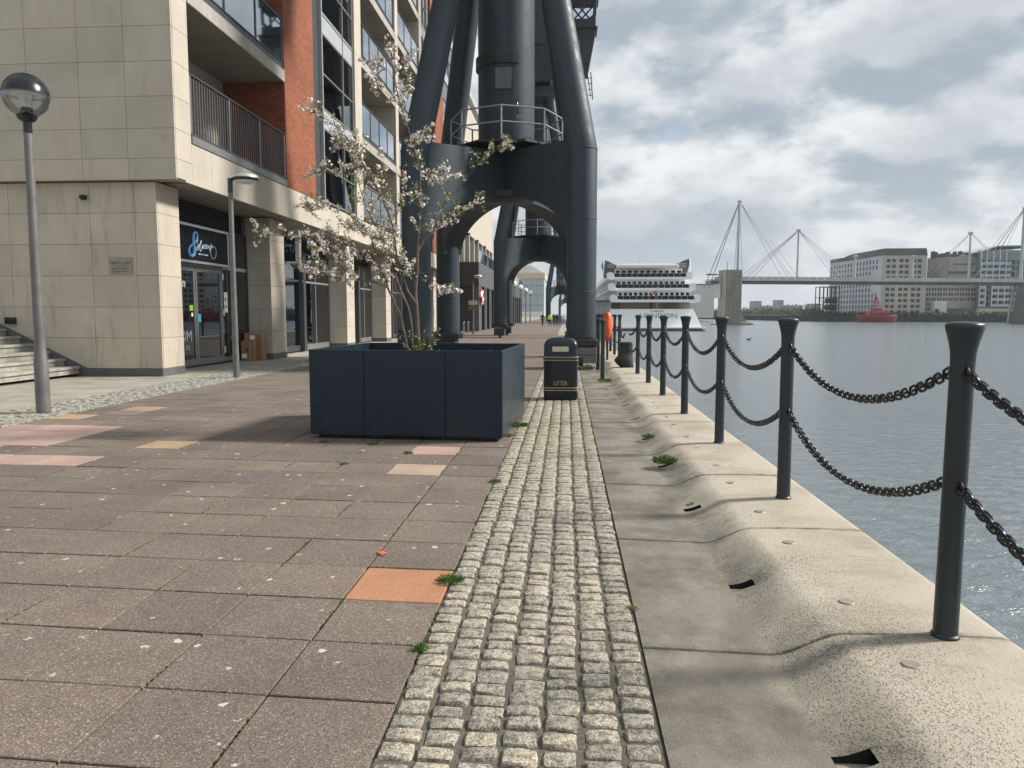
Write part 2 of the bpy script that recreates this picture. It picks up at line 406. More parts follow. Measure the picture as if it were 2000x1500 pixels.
MT['darkclad'] = plain('dark_cladding', (0.028, 0.025, 0.026), 0.6, 0, 0.2, 2)
MT['darkclad2'] = plain('grey_cladding', (0.085, 0.08, 0.085), 0.6, 0, 0.2, 2)
MT['shed'] = plain('grey_shed_cladding', (0.36, 0.43, 0.46), 0.6, 0, 0.06, 0.05)
MT['tan'] = plain('tan_trim', (0.58, 0.48, 0.34), 0.7, 0, 0.08, 0.1)
MT['mill_a'] = plain('mill_painted_wall', (0.50, 0.535, 0.57), 0.85, 0, 0.14, 0.12, stretch=(1, 1, 0.3))
MT['mill_b'] = plain('mill_concrete_wall', (0.45, 0.43, 0.36), 0.9, 0, 0.16, 0.10, stretch=(1, 1, 0.3))
MT['mill_roof'] = plain('mill_roof', (0.12, 0.105, 0.10), 0.9, 0, 0.25, 0.08)
MT['mill_c'] = plain('mill_grey_stone', (0.36, 0.345, 0.30), 0.9, 0, 0.22, 0.12, stretch=(1, 1, 0.35))
MT['flat'] = plain('flat_block_render', (0.20, 0.25, 0.28), 0.8, 0, 0.15, 0.1)
MT['flat2'] = plain('flat_block_pale', (0.42, 0.48, 0.50), 0.7, 0, 0.1, 0.1)
MT['bank'] = plain('dark_bank', (0.035, 0.037, 0.035), 0.95, 0, 0.4, 0.3)
MT['bankground'] = plain('bank_ground', (0.14, 0.14, 0.11), 0.95, 0, 0.3, 0.1)
MT['rust'] = plain('rusty_frame', (0.085, 0.045, 0.038), 0.8, 0.2, 0.3, 0.5)
MT['redship'] = plain('lightship_red', (0.27, 0.045, 0.05), 0.5, 0, 0.2, 0.4)
MT['bridge'] = plain('bridge_steel', (0.42, 0.43, 0.42), 0.5, 0.2, 0.12, 0.3)
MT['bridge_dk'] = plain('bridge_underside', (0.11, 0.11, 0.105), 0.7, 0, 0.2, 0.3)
MT['lift'] = plain('lift_tower_cladding', (0.235, 0.225, 0.195), 0.85, 0, 0.25, 0.6, stretch=(3, 3, 0.4))
MT['beige'] = plain('beige_interior', (0.36, 0.29, 0.19), 0.8, 0, 0.15, 0.3)
MT['sky_blk'] = plain('far_block', (0.30, 0.34, 0.38), 0.9, 0, 0.15, 0.05)
MT['bush'] = plain('bush_leaf', (0.035, 0.05, 0.022), 0.9, 0, 0.5, 0.6)
MT['moss'] = plain('joint_moss', (0.085, 0.11, 0.022), 0.9, 0, 0.4, 30)
MT['grass'] = plain('weed_leaf', (0.09, 0.17, 0.025), 0.7, 0, 0.4, 30)
MT['grass_y'] = plain('shrub_leaf', (0.22, 0.22, 0.05), 0.7, 0, 0.4, 20)
MT['leaf'] = plain('cherry_leaf', (0.20, 0.185, 0.055), 0.6, 0, 0.5, 14)
MT['leaf_g'] = plain('young_green_leaf', (0.16, 0.27, 0.03), 0.6, 0, 0.4, 14)
MT['leaf_red'] = plain('fallen_leaf', (0.55, 0.11, 0.04), 0.7, 0, 0.3, 30)
MT['petal'] = plain('cherry_petal', (0.85, 0.75, 0.725), 0.7, 0, 0.12, 18)
MT['skin'] = plain('skin', (0.45, 0.28, 0.20), 0.6)
MT['hair'] = plain('hair', (0.03, 0.02, 0.015), 0.7)
for nm, c in (('cl_black', (0.015, 0.016, 0.02)), ('cl_navy', (0.025, 0.035, 0.08)), ('cl_yellow', (0.62, 0.75, 0.10)), ('cl_grey', (0.14, 0.15, 0.17)), ('cl_blue', (0.06, 0.09, 0.2)), ('cl_teal', (0.03, 0.09, 0.08))):
    MT[nm] = plain(nm.replace('cl_', 'cloth_'), c, 0.85, 0, 0.2, 8)

# ------------------------------------------------------------------ mesh helpers
O = {}
class MB:
    def __init__(s): s.v = []; s.f = []; s.mi = []; s.sm = []
    def add(s, vs, fs, mi=0, sm=False):
        b = len(s.v); s.v += [tuple(q) for q in vs]
        for f in fs: s.f.append(tuple(b + i for i in f)); s.mi.append(mi); s.sm.append(sm)
        return s
    def box(s, x0, x1, y0, y1, z0, z1, mi=0):
        return s.hexa([(x0, y0, z0), (x1, y0, z0), (x1, y1, z0), (x0, y1, z0), (x0, y0, z1), (x1, y0, z1), (x1, y1, z1), (x0, y1, z1)], mi)
    def hexa(s, p, mi=0):
        return s.add(p, [(3, 2, 1, 0), (4, 5, 6, 7), (0, 1, 5, 4), (1, 2, 6, 5), (2, 3, 7, 6), (3, 0, 4, 7)], mi)
    def bbox(s, x0, x1, y0, y1, z0, z1, c=0.01, mi=0):
        # box with chamfered edges all round
        c = min(c, (x1 - x0) / 2.2, (y1 - y0) / 2.2, (z1 - z0) / 2.2)
        def ring(z, i): return [(x0 + i, y0 + c, z), (x0 + c, y0 + i, z), (x1 - c, y0 + i, z), (x1 - i, y0 + c, z), (x1 - i, y1 - c, z), (x1 - c, y1 - i, z), (x0 + c, y1 - i, z), (x0 + i, y1 - c, z)]
        def ring2(z): return [(x0 + c, y0 + c, z)] * 0
        R = [ring(z0 + c, 0), ring(z1 - c, 0)]
        top = [(x0 + c, y0 + c, z1), (x1 - c, y0 + c, z1), (x1 - c, y1 - c, z1), (x0 + c, y1 - c, z1)]
        bot = [(a, b, z0) for a, b, _ in top]
        vs = R[0] + R[1] + bot + top
        fs = [tuple([i, (i + 1) % 8, 8 + (i + 1) % 8, 8 + i]) for i in range(8)]
        fs += [(20, 21, 22, 23), (19, 18, 17, 16)]
        fs += [(9, 10, 21, 20), (11, 12, 22, 21), (13, 14, 23, 22), (15, 8, 20, 23), (8, 9, 20), (10, 11, 21), (12, 13, 22), (14, 15, 23)]
        fs += [(2, 1, 16, 17), (4, 3, 17, 18), (6, 5, 18, 19), (0, 7, 19, 16), (1, 0, 16), (3, 2, 17), (5, 4, 18), (7, 6, 19)]
        return s.add(vs, fs, mi)
    def poly(s, pts, ext, mi=0):
        n = len(pts); e = V(ext); vs = [V(p) for p in pts] + [V(p) + e for p in pts]
        fs = [tuple(range(n - 1, -1, -1)), tuple(range(n, 2 * n))] + [(i, (i + 1) % n, n + (i + 1) % n, n + i) for i in range(n)]
        return s.add(vs, fs, mi)
    def tube(s, pts, rs, n=10, cap=True, mi=0, sm=True):
        pts = [V(p) for p in pts]
        if not isinstance(rs, (list, tuple)): rs = [rs] * len(pts)
        t0 = (pts[1] - pts[0]).normalized()
        a = t0.orthogonal().normalized()
        vs = []
        for i, p in enumerate(pts):
            t = ((pts[i] - pts[i - 1]).normalized() if i else t0) + ((pts[i + 1] - pts[i]).normalized() if i < len(pts) - 1 else (pts[i] - pts[i - 1]).normalized())
            t.normalize()
            a = (a - t * a.dot(t)).normalized(); b = t.cross(a)
            k = 1.0
            if 0 < i < len(pts) - 1:
                k = 1.0 / max(0.5, t.dot((pts[i] - pts[i - 1]).normalized()))
            for j in range(n):
                w = 2 * math.pi * j / n
                vs.append(p + (a * math.cos(w) + b * math.sin(w)) * rs[i])
        fs = []
        for i in range(len(pts) - 1):
            for j in range(n):
                fs.append((i * n + j, i * n + (j + 1) % n, (i + 1) * n + (j + 1) % n, (i + 1) * n + j))
        s.add(vs, fs, mi, sm)
        if cap:
            b = len(s.v) - len(vs)
            s.f.append(tuple(b + n - 1 - j for j in range(n))); s.mi.append(mi); s.sm.append(False)
            s.f.append(tuple(b + (len(pts) - 1) * n + j for j in range(n))); s.mi.append(mi); s.sm.append(False)
        return s
    def lathe(s, prof, c=(0, 0, 0), n=20, mi=0, sm=True, a0=0.0, a1=2 * math.pi, sx=1.0, sy=1.0):
        full = abs(a1 - a0 - 2 * math.pi) < 1e-6
        m = n if full else n + 1
        vs = []
        for r, z in prof:
            for j in range(m):
                w = a0 + (a1 - a0) * j / n
                vs.append((c[0] + r * sx * math.cos(w), c[1] + r * sy * math.sin(w), c[2] + z))
        fs = []
        for i in range(len(prof) - 1):
            for j in range(n):
                k = (j + 1) % m
                fs.append((i * m + j, i * m + k, (i + 1) * m + k, (i + 1) * m + j))
        s.add(vs, fs, mi, sm)
        if full:
            b = len(s.v) - len(vs)
            if prof[0][0] > 1e-4: s.f.append(tuple(b + m - 1 - j for j in range(m))); s.mi.append(mi); s.sm.append(False)
            if prof[-1][0] > 1e-4: s.f.append(tuple(b + (len(prof) - 1) * m + j for j in range(m))); s.mi.append(mi); s.sm.append(False)
        return s
    def sections(s, secs, mi=0, sm=True, cap=True):
        n = len(secs[0]); vs = [p for q in secs for p in q]; fs = []
        for i in range(len(secs) - 1):
            for j in range(n): fs.append((i * n + j, i * n + (j + 1) % n, (i + 1) * n + (j + 1) % n, (i + 1) * n + j))
        s.add(vs, fs, mi, sm)
        if cap:
            b = len(s.v) - len(vs)
            s.f.append(tuple(b + n - 1 - j for j in range(n))); s.mi.append(mi); s.sm.append(False)
            s.f.append(tuple(b + (len(secs) - 1) * n + j for j in range(n))); s.mi.append(mi); s.sm.append(False)
        return s
    def torus(s, c, R, r, axis='Y', n=24, m=10, mi=0, a0=0, a1=2 * math.pi):
        pts = []
        full = abs(a1 - a0 - 2 * math.pi) < 1e-6
        nn = n if full else n + 1
        vs = []; c = V(c)
        for i in range(nn):
            w = a0 + (a1 - a0) * i / n
            if axis == 'Y': d = V((math.cos(w), 0, math.sin(w))); ax = V((0, 1, 0))
            elif axis == 'X': d = V((0, math.cos(w), math.sin(w))); ax = V((1, 0, 0))
            else: d = V((math.cos(w), math.sin(w), 0)); ax = V((0, 0, 1))
            for j in range(m):
                q = 2 * math.pi * j / m
                vs.append(c + d * (R + r * math.cos(q)) + ax * (r * math.sin(q)))
        fs = []
        for i in range(n):
            k = (i + 1) % nn
            for j in range(m): fs.append((i * m + j, k * m + j, k * m + (j + 1) % m, i * m + (j + 1) % m))
        return s.add(vs, fs, mi, True)
    def mesh(s, name, mats, off=None, sharp=None):
        me = bpy.data.meshes.new(name)
        o = off if off is not None else V((0, 0, 0))
        me.from_pydata([(p[0] - o[0], p[1] - o[1], p[2] - o[2]) for p in s.v], [], s.f)
        for m in (mats if isinstance(mats, (list, tuple)) else [mats]): me.materials.append(MT[m])
        if any(s.mi): me.polygons.foreach_set('material_index', s.mi)
        me.polygons.foreach_set('use_smooth', s.sm)
        if any(s.sm): me.set_sharp_from_angle(angle=math.radians(42))
        me.update()
        return me
    def build(s, name, mats, parent=None, loc=None, label=None, cat=None, group=None, kind=None):
        off = O[parent.name] if parent else (V(loc) if loc is not None else V((0, 0, 0)))
        o = bpy.data.objects.new(name, s.mesh(name, mats, off)); COL.objects.link(o)
        if parent: o.parent = parent
        else: o.location = off
        O[o.name] = off
        return tag(o, label, cat, group, kind)
def tag(o, label=None, cat=None, group=None, kind=None):
    if label: o['label'] = label
    if cat: o['category'] = cat
    if group: o['group'] = group
    if kind: o['kind'] = kind
    return o
def thing(name, label, cat, loc=(0, 0, 0), group=None, rot=None, kind=None):
    o = bpy.data.objects.new(name, None); o.empty_display_size = 0.2; COL.objects.link(o)
    o.location = loc
    if rot is not None: o.rotation_euler = (0, 0, rot); O[o.name] = V((0, 0, 0))
    else: O[o.name] = V(loc)
    return tag(o, label, cat, group, kind)
def inst(name, mesh, parent, loc, rot=(0, 0, 0), scale=None):
    o = bpy.data.objects.new(name, mesh); COL.objects.link(o)
    if parent: o.parent = parent; o.location = V(loc) - O[parent.name]
    else: o.location = loc
    o.rotation_euler = rot
    if scale: o.scale = scale
    O[o.name] = O[parent.name] if parent else V(loc)
    return o
def copy_tree(o, parent=None):
    c = o.copy(); COL.objects.link(c); c.parent = parent
    O[c.name] = O[o.name]
    for ch in list(o.children):
        copy_tree(ch, c)
    return c
def text(body, size, origin, right, up, mat, parent, name='lettering', ext=0.002, align='CENTER', sx=1.0):
    cu = bpy.data.curves.new('t', 'FONT'); cu.body = body; cu.size = size; cu.extrude = ext; cu.align_x = align; cu.align_y = 'CENTER'
    cu.resolution_u = 3
    ob = bpy.data.objects.new('t', cu); COL.objects.link(ob)
    bpy.context.view_layer.update()
    me = bpy.data.meshes.new_from_object(ob.evaluated_get(bpy.context.evaluated_depsgraph_get()))
    bpy.data.objects.remove(ob)
    r = V(right).normalized(); u = V(up).normalized(); n = r.cross(u)
    M = Matrix(((r.x * sx, u.x, n.x, 0), (r.y * sx, u.y, n.y, 0), (r.z * sx, u.z, n.z, 0), (0, 0, 0, 1)))
    me.transform(Matrix.Translation(V(origin) - O[parent.name]) @ M)
    me.materials.clear(); me.materials.append(MT[mat]); me.name = name
    o = bpy.data.objects.new(name, me); COL.objects.link(o); o.parent = parent; O[o.name] = O[parent.name]
    return o
def wallgrid(mb, o, u, n, W, H, cols, rows, depth, skip=None, mi=0):
    # a wall sheet W x H with real window openings; returns the list of openings (u0,u1,z0,z1)
    o = V(o); u = V(u); n = V(n)
    us = sorted({0.0, W} | {a for c in cols for a in c}); zs = sorted({0.0, H} | {a for r in rows for a in r})
    P = lambda a, z, d=0.0: o + u * a + V((0, 0, z)) - n * d
    ops = []
    for i in range(len(us) - 1):
        for j in range(len(zs) - 1):
            a0, a1, z0, z1 = us[i], us[i + 1], zs[j], zs[j + 1]
            op = any(abs(c[0] - a0) < 1e-6 for c in cols) and any(abs(r[0] - z0) < 1e-6 for r in rows)
            if op and skip and skip(i, j, (a0 + a1) / 2, (z0 + z1) / 2): op = False
            if not op: mb.add([P(a0, z0), P(a1, z0), P(a1, z1), P(a0, z1)], [(0, 1, 2, 3)], mi)
            else:
                ops.append((a0, a1, z0, z1))
                q = [P(a0, z0), P(a1, z0), P(a1, z1), P(a0, z1)]; w = [P(a0, z0, depth), P(a1, z0, depth), P(a1, z1, depth), P(a0, z1, depth)]
                mb.add(q + w, [(0, 1, 5, 4), (1, 2, 6, 5), (2, 3, 7, 6), (3, 0, 4, 7)], mi)
    return ops
PANES = {}
def panes(ops, o, u, n, depth, parent, mat, name='window', rng=None, alt=None):
    o = V(o); u = V(u); n = V(n)
    ang = math.atan2(u.y, u.x)
    for a0, a1, z0, z1 in ops:
        mt = mat if not alt or RND.random() > 0.3 else alt
        k = (round(a1 - a0, 3), round(z1 - z0, 3), mt)
        if k not in PANES:
            w, h = k[0] / 2 - 0.002, k[1] / 2 - 0.002
            m = MB().box(-w, w, 0.0, 0.06, -h, h)
            m.box(-0.03, 0.03, -0.03, -0.001, -h, h).box(-w, w, -0.03, -0.001, -0.03, 0.03)
            PANES[k] = m.mesh('window', mt)
        c = o + u * ((a0 + a1) / 2) + V((0, 0, (z0 + z1) / 2)) - n * (depth - 0.002)
        inst(name, PANES[k], parent, c + O[parent.name] * 0, (0, 0, ang))

# ================================================================== SETTING
GX0, GX1 = -8.6, -0.74      # brown paving between the two sett strips
def rowy(k, X): return 4.41 + 0.592 * k - 0.05 * (X + 1.0)

MB().box(-320, 1.2, -30, 900, -0.40, -0.05).build('ground', 'conc_ground', kind='structure')
MB().box(-60, -9.9, -10, 200, -0.04, -0.004).build('forecourt', 'conc_ground', kind='structure')
MB().add([(-2500, -300, -1.2), (3000, -300, -1.2), (3000, 4000, -1.2), (-2500, 4000, -1.2)], [(0, 1, 2, 3)]).build('water', 'water', kind='structure')

# --- brown paving: slabs one by one near the camera, the rest as one field
paving = thing('paving', None, None, (-4, 8, 0), kind='structure')
MB().box(GX0, GX1, -1, 46, -0.06, -0.024).build('joint_bed', 'bed', paving)
def slab_mesh(name, mat):
    w, l, s, c = 0.2932, 0.2892, 0.05, 0.003
    def ring(i, z): return [(-w + i, -l + i - s * (-w + i), z), (w - i, -l + i - s * (w - i), z), (w - i, l - i - s * (w - i), z), (-w + i, l - i - s * (-w + i), z)]
    vs = ring(0, -0.04) + ring(0, -0.004) + ring(c, 0.0)
    fs = [(8, 9, 10, 11)]
    for b in (0, 4):
        for i in range(4): fs.append((b + i, b + (i + 1) % 4, b + 4 + (i + 1) % 4, b + 4 + i))
    return MB().add(vs, fs)
SLABS = {k: slab_mesh('slab', k).mesh('slab', k) for k in ('slab', 'slab_orange', 'slab_pale', 'slab_pink', 'slab_sand')}
special = {(0, 0): 'slab_orange', (1, 6): 'slab_pale', (1, 8): 'slab_pink', (7, 8): 'slab_sand', (11, 14): 'slab_sand', (12, 12): 'slab_sand'}
for i in (8, 9, 10, 11): special[(i, 6)] = 'slab_pink'
for i in (10, 11, 12):
    for k in (8, 9, 10): special[(i, k)] = 'slab_pink'
special[(11, 7)] = special[(12, 7)] = 'slab_pink'
cells = []
for i in range(13):
    for k in range(-6, 70):
        cx = GX1 - 0.6 * i - 0.3
        cells.append((i, k, V((cx, rowy(k + 0.5, cx), 0))))
vis = [c for c in cells if inview(c[2], 0.12) and not (-3.3 < c[2].x < -1.0 and 10.4 < c[2].y < 12.4)]
vis.sort(key=lambda c: (0 if (c[0], c[1]) in special else 1, c[2].length))
ones = {(c[0], c[1]) for c in vis[:300]}
field = MB()
sm = slab_mesh('f', 'slab')
for i, k, c in cells:
    dz = RND.uniform(-0.0025, 0.0025)
    if (i, k) in ones:
        o = inst('slab', SLABS[special.get((i, k), 'slab')], paving, c + V((RND.uniform(-.0015, .0015), RND.uniform(-.0015, .0015), dz)),
                 (RND.uniform(-.004, .004), RND.uniform(-.004, .004), RND.uniform(-.003, .003)))
    else:
        field.add([(p[0] + c.x, p[1] + c.y, p[2] + c.z + dz) for p in sm.v], sm.f)
field.build('slab_field', 'slab', paving, kind='stuff')
mo = MB()
for i in range(10):
    for k in range(-4, 9):
        for ax in (0, 1):
            for q in range(26):
                t_ = (q + RND.random()) / 26
                if ax == 0: x = GX1 - 0.6 * i + RND.gauss(0, .004); y = rowy(k + t_, x)
                else: x = GX1 - 0.6 * (i + t_); y = rowy(k, x) + RND.gauss(0, .004)
                if mnoise.noise(V((x * 1.6, y * 1.6, 2.0))) + 0.35 * mnoise.noise(V((x * 7, y * 7, 5.0))) < 0.16: continue
                for _ in range(5):
                    b = V((x + RND.gauss(0, .006), y + RND.gauss(0, .006), -0.012)); d = V((RND.gauss(0, .006), RND.gauss(0, .006), RND.uniform(.008, .016))); e = V((RND.uniform(-1, 1), RND.uniform(-1, 1), 0)).normalized() * RND.uniform(.003, .006)
                    mo.add([b - e, b + e, b + d + e * .6, b + d - e * .6], [(0, 1, 2, 3)])
mo.build('joint_moss', 'moss', paving, kind='stuff')
MB().box(GX0, GX1, 46, 420, -0.04, -0.003).build('far_paving', 'slab', kind='structure')

# --- granite sett strip beside the quay edge
def sett_mesh(seed, w, l, h=0.05):
    r = random.Random(seed); n = 5; vs = []
    for a in range(n):
        for b in range(n):
            u = (-1, -0.86, 0, 0.86, 1)[a]; v = (-1, -0.82, 0, 0.82, 1)[b]
            x = u * w / 2; y = v * l / 2
            d = max(abs(u), abs(v))
            corner = (abs(u) * abs(v)) ** 3
            x *= 1 - 0.05 * corner; y *= 1 - 0.05 * corner
            z = r.uniform(-0.011, -0.006) if d > 0.99 else r.uniform(-0.005, 0.003)
            z -= 0.004 * corner
            x += r.uniform(-1, 1) * 0.005; y += r.uniform(-1, 1) * 0.005
            vs.append((x, y, z))
    fs = [(a * n + b, (a + 1) * n + b, (a + 1) * n + b + 1, a * n + b + 1) for a in range(n - 1) for b in range(n - 1)]
    rim = [a * n for a in range(n)] + [(n - 1) * n + b for b in range(1, n)] + [a * n + n - 1 for a in range(n - 2, -1, -1)] + [b for b in range(n - 2, 0, -1)]
    base = len(vs)
    for q in rim: vs.append((vs[q][0] * 1.02, vs[q][1] * 1.02, -h))
    m = len(rim)
    fs += [(rim[j], base + j, base + (j + 1) % m, rim[(j + 1) % m]) for j in range(m)]
    mb = MB().add(vs, fs, 0, True)
    return mb
strip = thing('sett_strip', None, None, (-0.17, 6, 0), kind='structure')
MB().box(-0.738, 0.398, -1, 60, -0.07, -0.018).build('grout_bed', 'grout', strip)
VAR = [(sett_mesh(100 + i, 0.138 * (0.95 + 0.018 * (i % 6)), 0.076 + 0.006 * (i % 8)), 0.076 + 0.006 * (i % 8)) for i in range(24)]
VMESH = [v[0].mesh('sett', 'sett') for v in VAR]
setts = []
for c in range(7):
    y = 1.4 + RND.uniform(0, 0.1)
    while y < 42:
        i = RND.randrange(24); l = VAR[i][1]
        if RND.random() < 0.12: i = i - i % 8 + 7; l = VAR[i][1]
        setts.append((i, V((-0.665 + 0.1635 * c + RND.uniform(-.007, .007), y + l / 2, RND.uniform(-.006, .004))), RND.uniform(-.05, .05)))
        y += l + RND.uniform(0.013, 0.026)
vis = sorted([s for s in setts if inview(s[1], 0.04)], key=lambda s: s[1].length)
ids = {id(s) for s in vis[:300]}
rest = MB()
for s in setts:
    i, p, a = s
    if id(s) in ids:
        inst('sett', VMESH[i], strip, p, (RND.uniform(-.03, .03), RND.uniform(-.03, .03), a))
    elif p.y > 2:
        ca, sa = math.cos(a), math.sin(a)
        m = VAR[i][0]
        rest.add([(q[0] * ca - q[1] * sa + p.x, q[0] * sa + q[1] * ca + p.y, q[2] + p.z) for q in m.v], m.f, 0, True)
rest.build('sett_field', 'sett', strip, kind='stuff')

# --- pale sett strip along the buildings
strip2 = thing('pale_sett_strip', None, None, (-9.2, 20, 0), kind='structure')
MB().box(-9.898, -8.602, 4, 72, -0.06, -0.016).build('grout_bed', 'grout', strip2)
rest = MB()
for c in range(10):
    y = 5 + RND.uniform(0, 0.1)
    while y < 46:
        i = RND.randrange(24); l = VAR[i][1]; m = VAR[i][0]
        px = -9.835 + 0.1295 * c + RND.uniform(-.01, .01); pz = RND.uniform(-.012, .006)
        rest.add([(q[0] * 0.85 + px, q[1] + y + l / 2, q[2] + pz) for q in m.v], m.f, 0, True)
        y += l + RND.uniform(0.012, 0.03)
rest.build('pale_sett_field', 'sett_pale', strip2, kind='stuff')

# --- cast concrete quay edge: channel, S-shaped rise and coping in one casting
quay = thing('quay_edge', None, None, (1.3, 8, 0), kind='structure')
def prof(x):
    if x < 1.05: return -0.006 - 0.016 * (x - 0.405) / 0.645
    if x < 1.42:
        t = (x - 1.05) / 0.37; return -0.022 + 0.122 * (t * t * (3 - 2 * t))
    if x <= 2.18: return 0.100 + 0.006 * math.sin((x - 1.42) / 0.76 * math.pi)
    t = (x - 2.18) / 0.08; return 0.100 - 0.05 * (1 - math.sqrt(max(0, 1 - t * t)))
def coping_mesh():
    L = 1.920; mb = MB()
    xs = [0.405, 0.6, 0.8, 0.95, 1.02, 1.05] + [1.05 + 0.37 * i / 15 for i in range(1, 16)] + [1.55, 1.7, 1.9, 2.1, 2.18, 2.2, 2.22, 2.24, 2.252, 2.26]
    ys = [-L / 2, -L / 2 + 0.006, -0.6, -0.3, -0.06, -0.05, 0.05, 0.06, 0.3, 0.6, L / 2 - 0.006, L / 2]
    Z = lambda x, y: prof(x) - (0.010 if abs(abs(y) - L / 2) < 1e-5 else 0)
    grid = {}
    vs = []
    for a, x in enumerate(xs):
        for b, y in enumerate(ys):
            yy = y
            if abs(y) < 0.07 and 1.05 < x < 1.18: pass
            grid[a, b] = len(vs); vs.append((x, yy, Z(x, y)))
    fs = []
    hole = []
    for a in range(len(xs) - 1):
        for b in range(len(ys) - 1):
            op = 1.045 < (xs[a] + xs[a + 1]) / 2 < 1.2 and abs(ys[b] + ys[b + 1]) / 2 < 0.05
            if op and abs(ys[b] + ys[b + 1]) / 2 > 0.051 and not (1.07 < xs[a] < 1.17): op = False
            if op: hole.append((a, b))
            else: fs.append((grid[a, b], grid[a + 1, b], grid[a + 1, b + 1], grid[a, b + 1]))
    mb.add(vs, fs, 0, True)
    # scupper throat
    x0, x1, xb, w, zf = 1.05, 1.2, 1.55, 0.0505, -0.10
    hx = [x for x in xs if x0 - 1e-6 <= x <= 1.2]
    for sy in (-1, 1):
        pts = [(x, sy * w, prof(x) - 0.003) for x in hx] + [(xb, sy * w, prof(hx[-1]) - 0.003), (xb, sy * w, zf), (x0, sy * w, zf)]
        mb.add(pts, [tuple(range(len(pts)))], 1)
    mb.add([(x0, -w, zf), (xb, -w, zf), (xb, w, zf), (x0, w, zf), (xb, -w, 0.03), (xb, w, 0.03), (x0, -w, prof(x0) - 0.003), (x0, w, prof(x0) - 0.003)], [(0, 1, 2, 3), (1, 4, 5, 2), (0, 3, 7, 6)], 1)
    # front and end faces
    e = [(x, -L / 2, prof(x) - 0.008) for x in xs]
    for y, flip in ((-L / 2, 1), (L / 2, 0)):
        pts = [(x, y, prof(x) - 0.008) for x in xs] + [(2.26, y, -0.45), (0.405, y, -0.45)]
        n = len(pts); mb.add(pts, [tuple(range(n)) if not flip else tuple(range(n - 1, -1, -1))], 0)
    mb.add([(2.26, -L / 2, 0.042), (2.26, L / 2, 0.042), (2.26, L / 2, -0.45), (2.26, -L / 2, -0.45)], [(3, 2, 1, 0)], 0)
    return mb.mesh('coping_slab', ['coping', 'dark'])
CM = coping_mesh()
DM = MB().lathe([(0.001, 0.0012), (0.040, 0.0012), (0.044, -0.004)], n=20).mesh('cover_disc', 'plaque')
MB().box(1.0, 2.235, -20, 400, -3.2, -0.42).build('quay_wall', 'conc', kind='structure')
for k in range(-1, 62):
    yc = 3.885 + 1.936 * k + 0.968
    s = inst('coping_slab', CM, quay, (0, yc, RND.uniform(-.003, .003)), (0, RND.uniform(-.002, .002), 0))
    if k < 9:
        for dy in (-0.515, 0.61):
            d = inst('cover_disc', DM, quay, (1.595 + RND.uniform(-.012, .012), yc + dy + RND.uniform(-.03, .03), prof(1.6) + 0.002))
MB().box(0.40, 2.2, -20, 400, -0.42, -0.075).build('quay_core', 'grout', quay)

# ================================================================== CHAIN FENCE
def post_mesh():
    p = [(0.066, 0.0), (0.066, 0.012), (0.058, 0.02), (0.056, 0.6), (0.055, 1.36), (0.057, 1.42), (0.063, 1.46), (0.074, 1.505), (0.083, 1.535), (0.0865, 1.55), (0.086, 1.562), (0.080, 1.570), (0.05, 1.577), (0.001, 1.579)]
    mb = MB().lathe(p, n=24)
    return mb.mesh('chain_post', 'post')
PM = post_mesh()
EYE = MB().torus((0, 0, 0), 0.026, 0.009, 'X', 14, 6).mesh('chain_eye', 'chain')
ORD = ['first', 'second', 'third', 'fourth', 'fifth', 'sixth', 'seventh', 'eighth', 'ninth', 'tenth', 'eleventh', 'twelfth']
ordn = ['nearest', 'second', 'third', 'fourth', 'fifth', 'sixth', 'seventh']
outer = [1.03, 3.88, 6.79, 9.66, 12.52, 15.34, 18.05, 20.8]
far = [27.6 + 2.8 * i for i in range(12)]
ZC = 0.103
def make_post(x, y, z, label, lean=(0, 0), eyes=True):
    o = inst('chain_post', PM, None, (x, y, z), (lean[0], lean[1], RND.uniform(0, 6)))
    tag(o, label, 'post', 'chain fence posts')
    return o
def eyes(post, x, y, z):
    for h in (1.33, 0.77):
        for s in (-1, 1):
            e = bpy.data.objects.new('chain_eye', EYE); COL.objects.link(e); e.parent = post
            M = post.matrix_basis if hasattr(post, 'matrix_basis') else post.matrix_world
            e.matrix_local = post.rotation_euler.to_matrix().inverted().to_4x4() @ Matrix.Translation((0, s * 0.063, h)); O[e.name] = V((0, 0, 0))
for i, y in enumerate(outer):
    lab = 'dark fence post on the coping just beside the camera, cut off by the frame' if i == 0 else 'flared dark post of the quay chain fence, %s to the camera in the row' % ordn[i - 1]
    p = make_post(1.91, y, ZC, lab, (0, -0.012 if i == 1 else RND.uniform(-.006, .006)))
    eyes(p, 1.91, y, ZC)
for i, (x, y) in enumerate([(0.94, 20.1), (0.97, 23.8)]):
    p = make_post(x, y, -0.02, ['dark flared post inland of the coping, in front of the crane foot', 'dark flared post inland of the coping, right beside the crane foot'][i])
for i, y in enumerate(far):
    p = make_post(1.88, y, ZC, 'dark post of the distant fence past the mooring bollard, %s counted from the bollard' % ORD[i], (0, RND.uniform(-.01, .01)))
    p['group'] = 'distant chain fence posts'
def link_mb():
    # one oval welded link lying in the XZ plane, long axis X
    n, m, r = 16, 6, 0.0075; hl, hw = 0.0155, 0.0235
    path = []
    for i in range(n):
        w = 2 * math.pi * i / n
        path.append(V((math.cos(w) * hw + (hl if math.cos(w) > 0 else -hl), 0, math.sin(w) * hw)))
    vs = []
    for i in range(n):
        t = (path[(i + 1) % n] - path[i - 1]).normalized(); b = V((0, 1, 0)); a = t.cross(b)
        for j in range(m):
            q = 2 * math.pi * j / m; vs.append(path[i] + a * (r * math.cos(q)) + b * (r * math.sin(q)))
    fs = [(i * m + j, ((i + 1) % n) * m + j, ((i + 1) % n) * m + (j + 1) % m, i * m + (j + 1) % m) for i in range(n) for j in range(m)]
    return MB().add(vs, fs, 0, True)
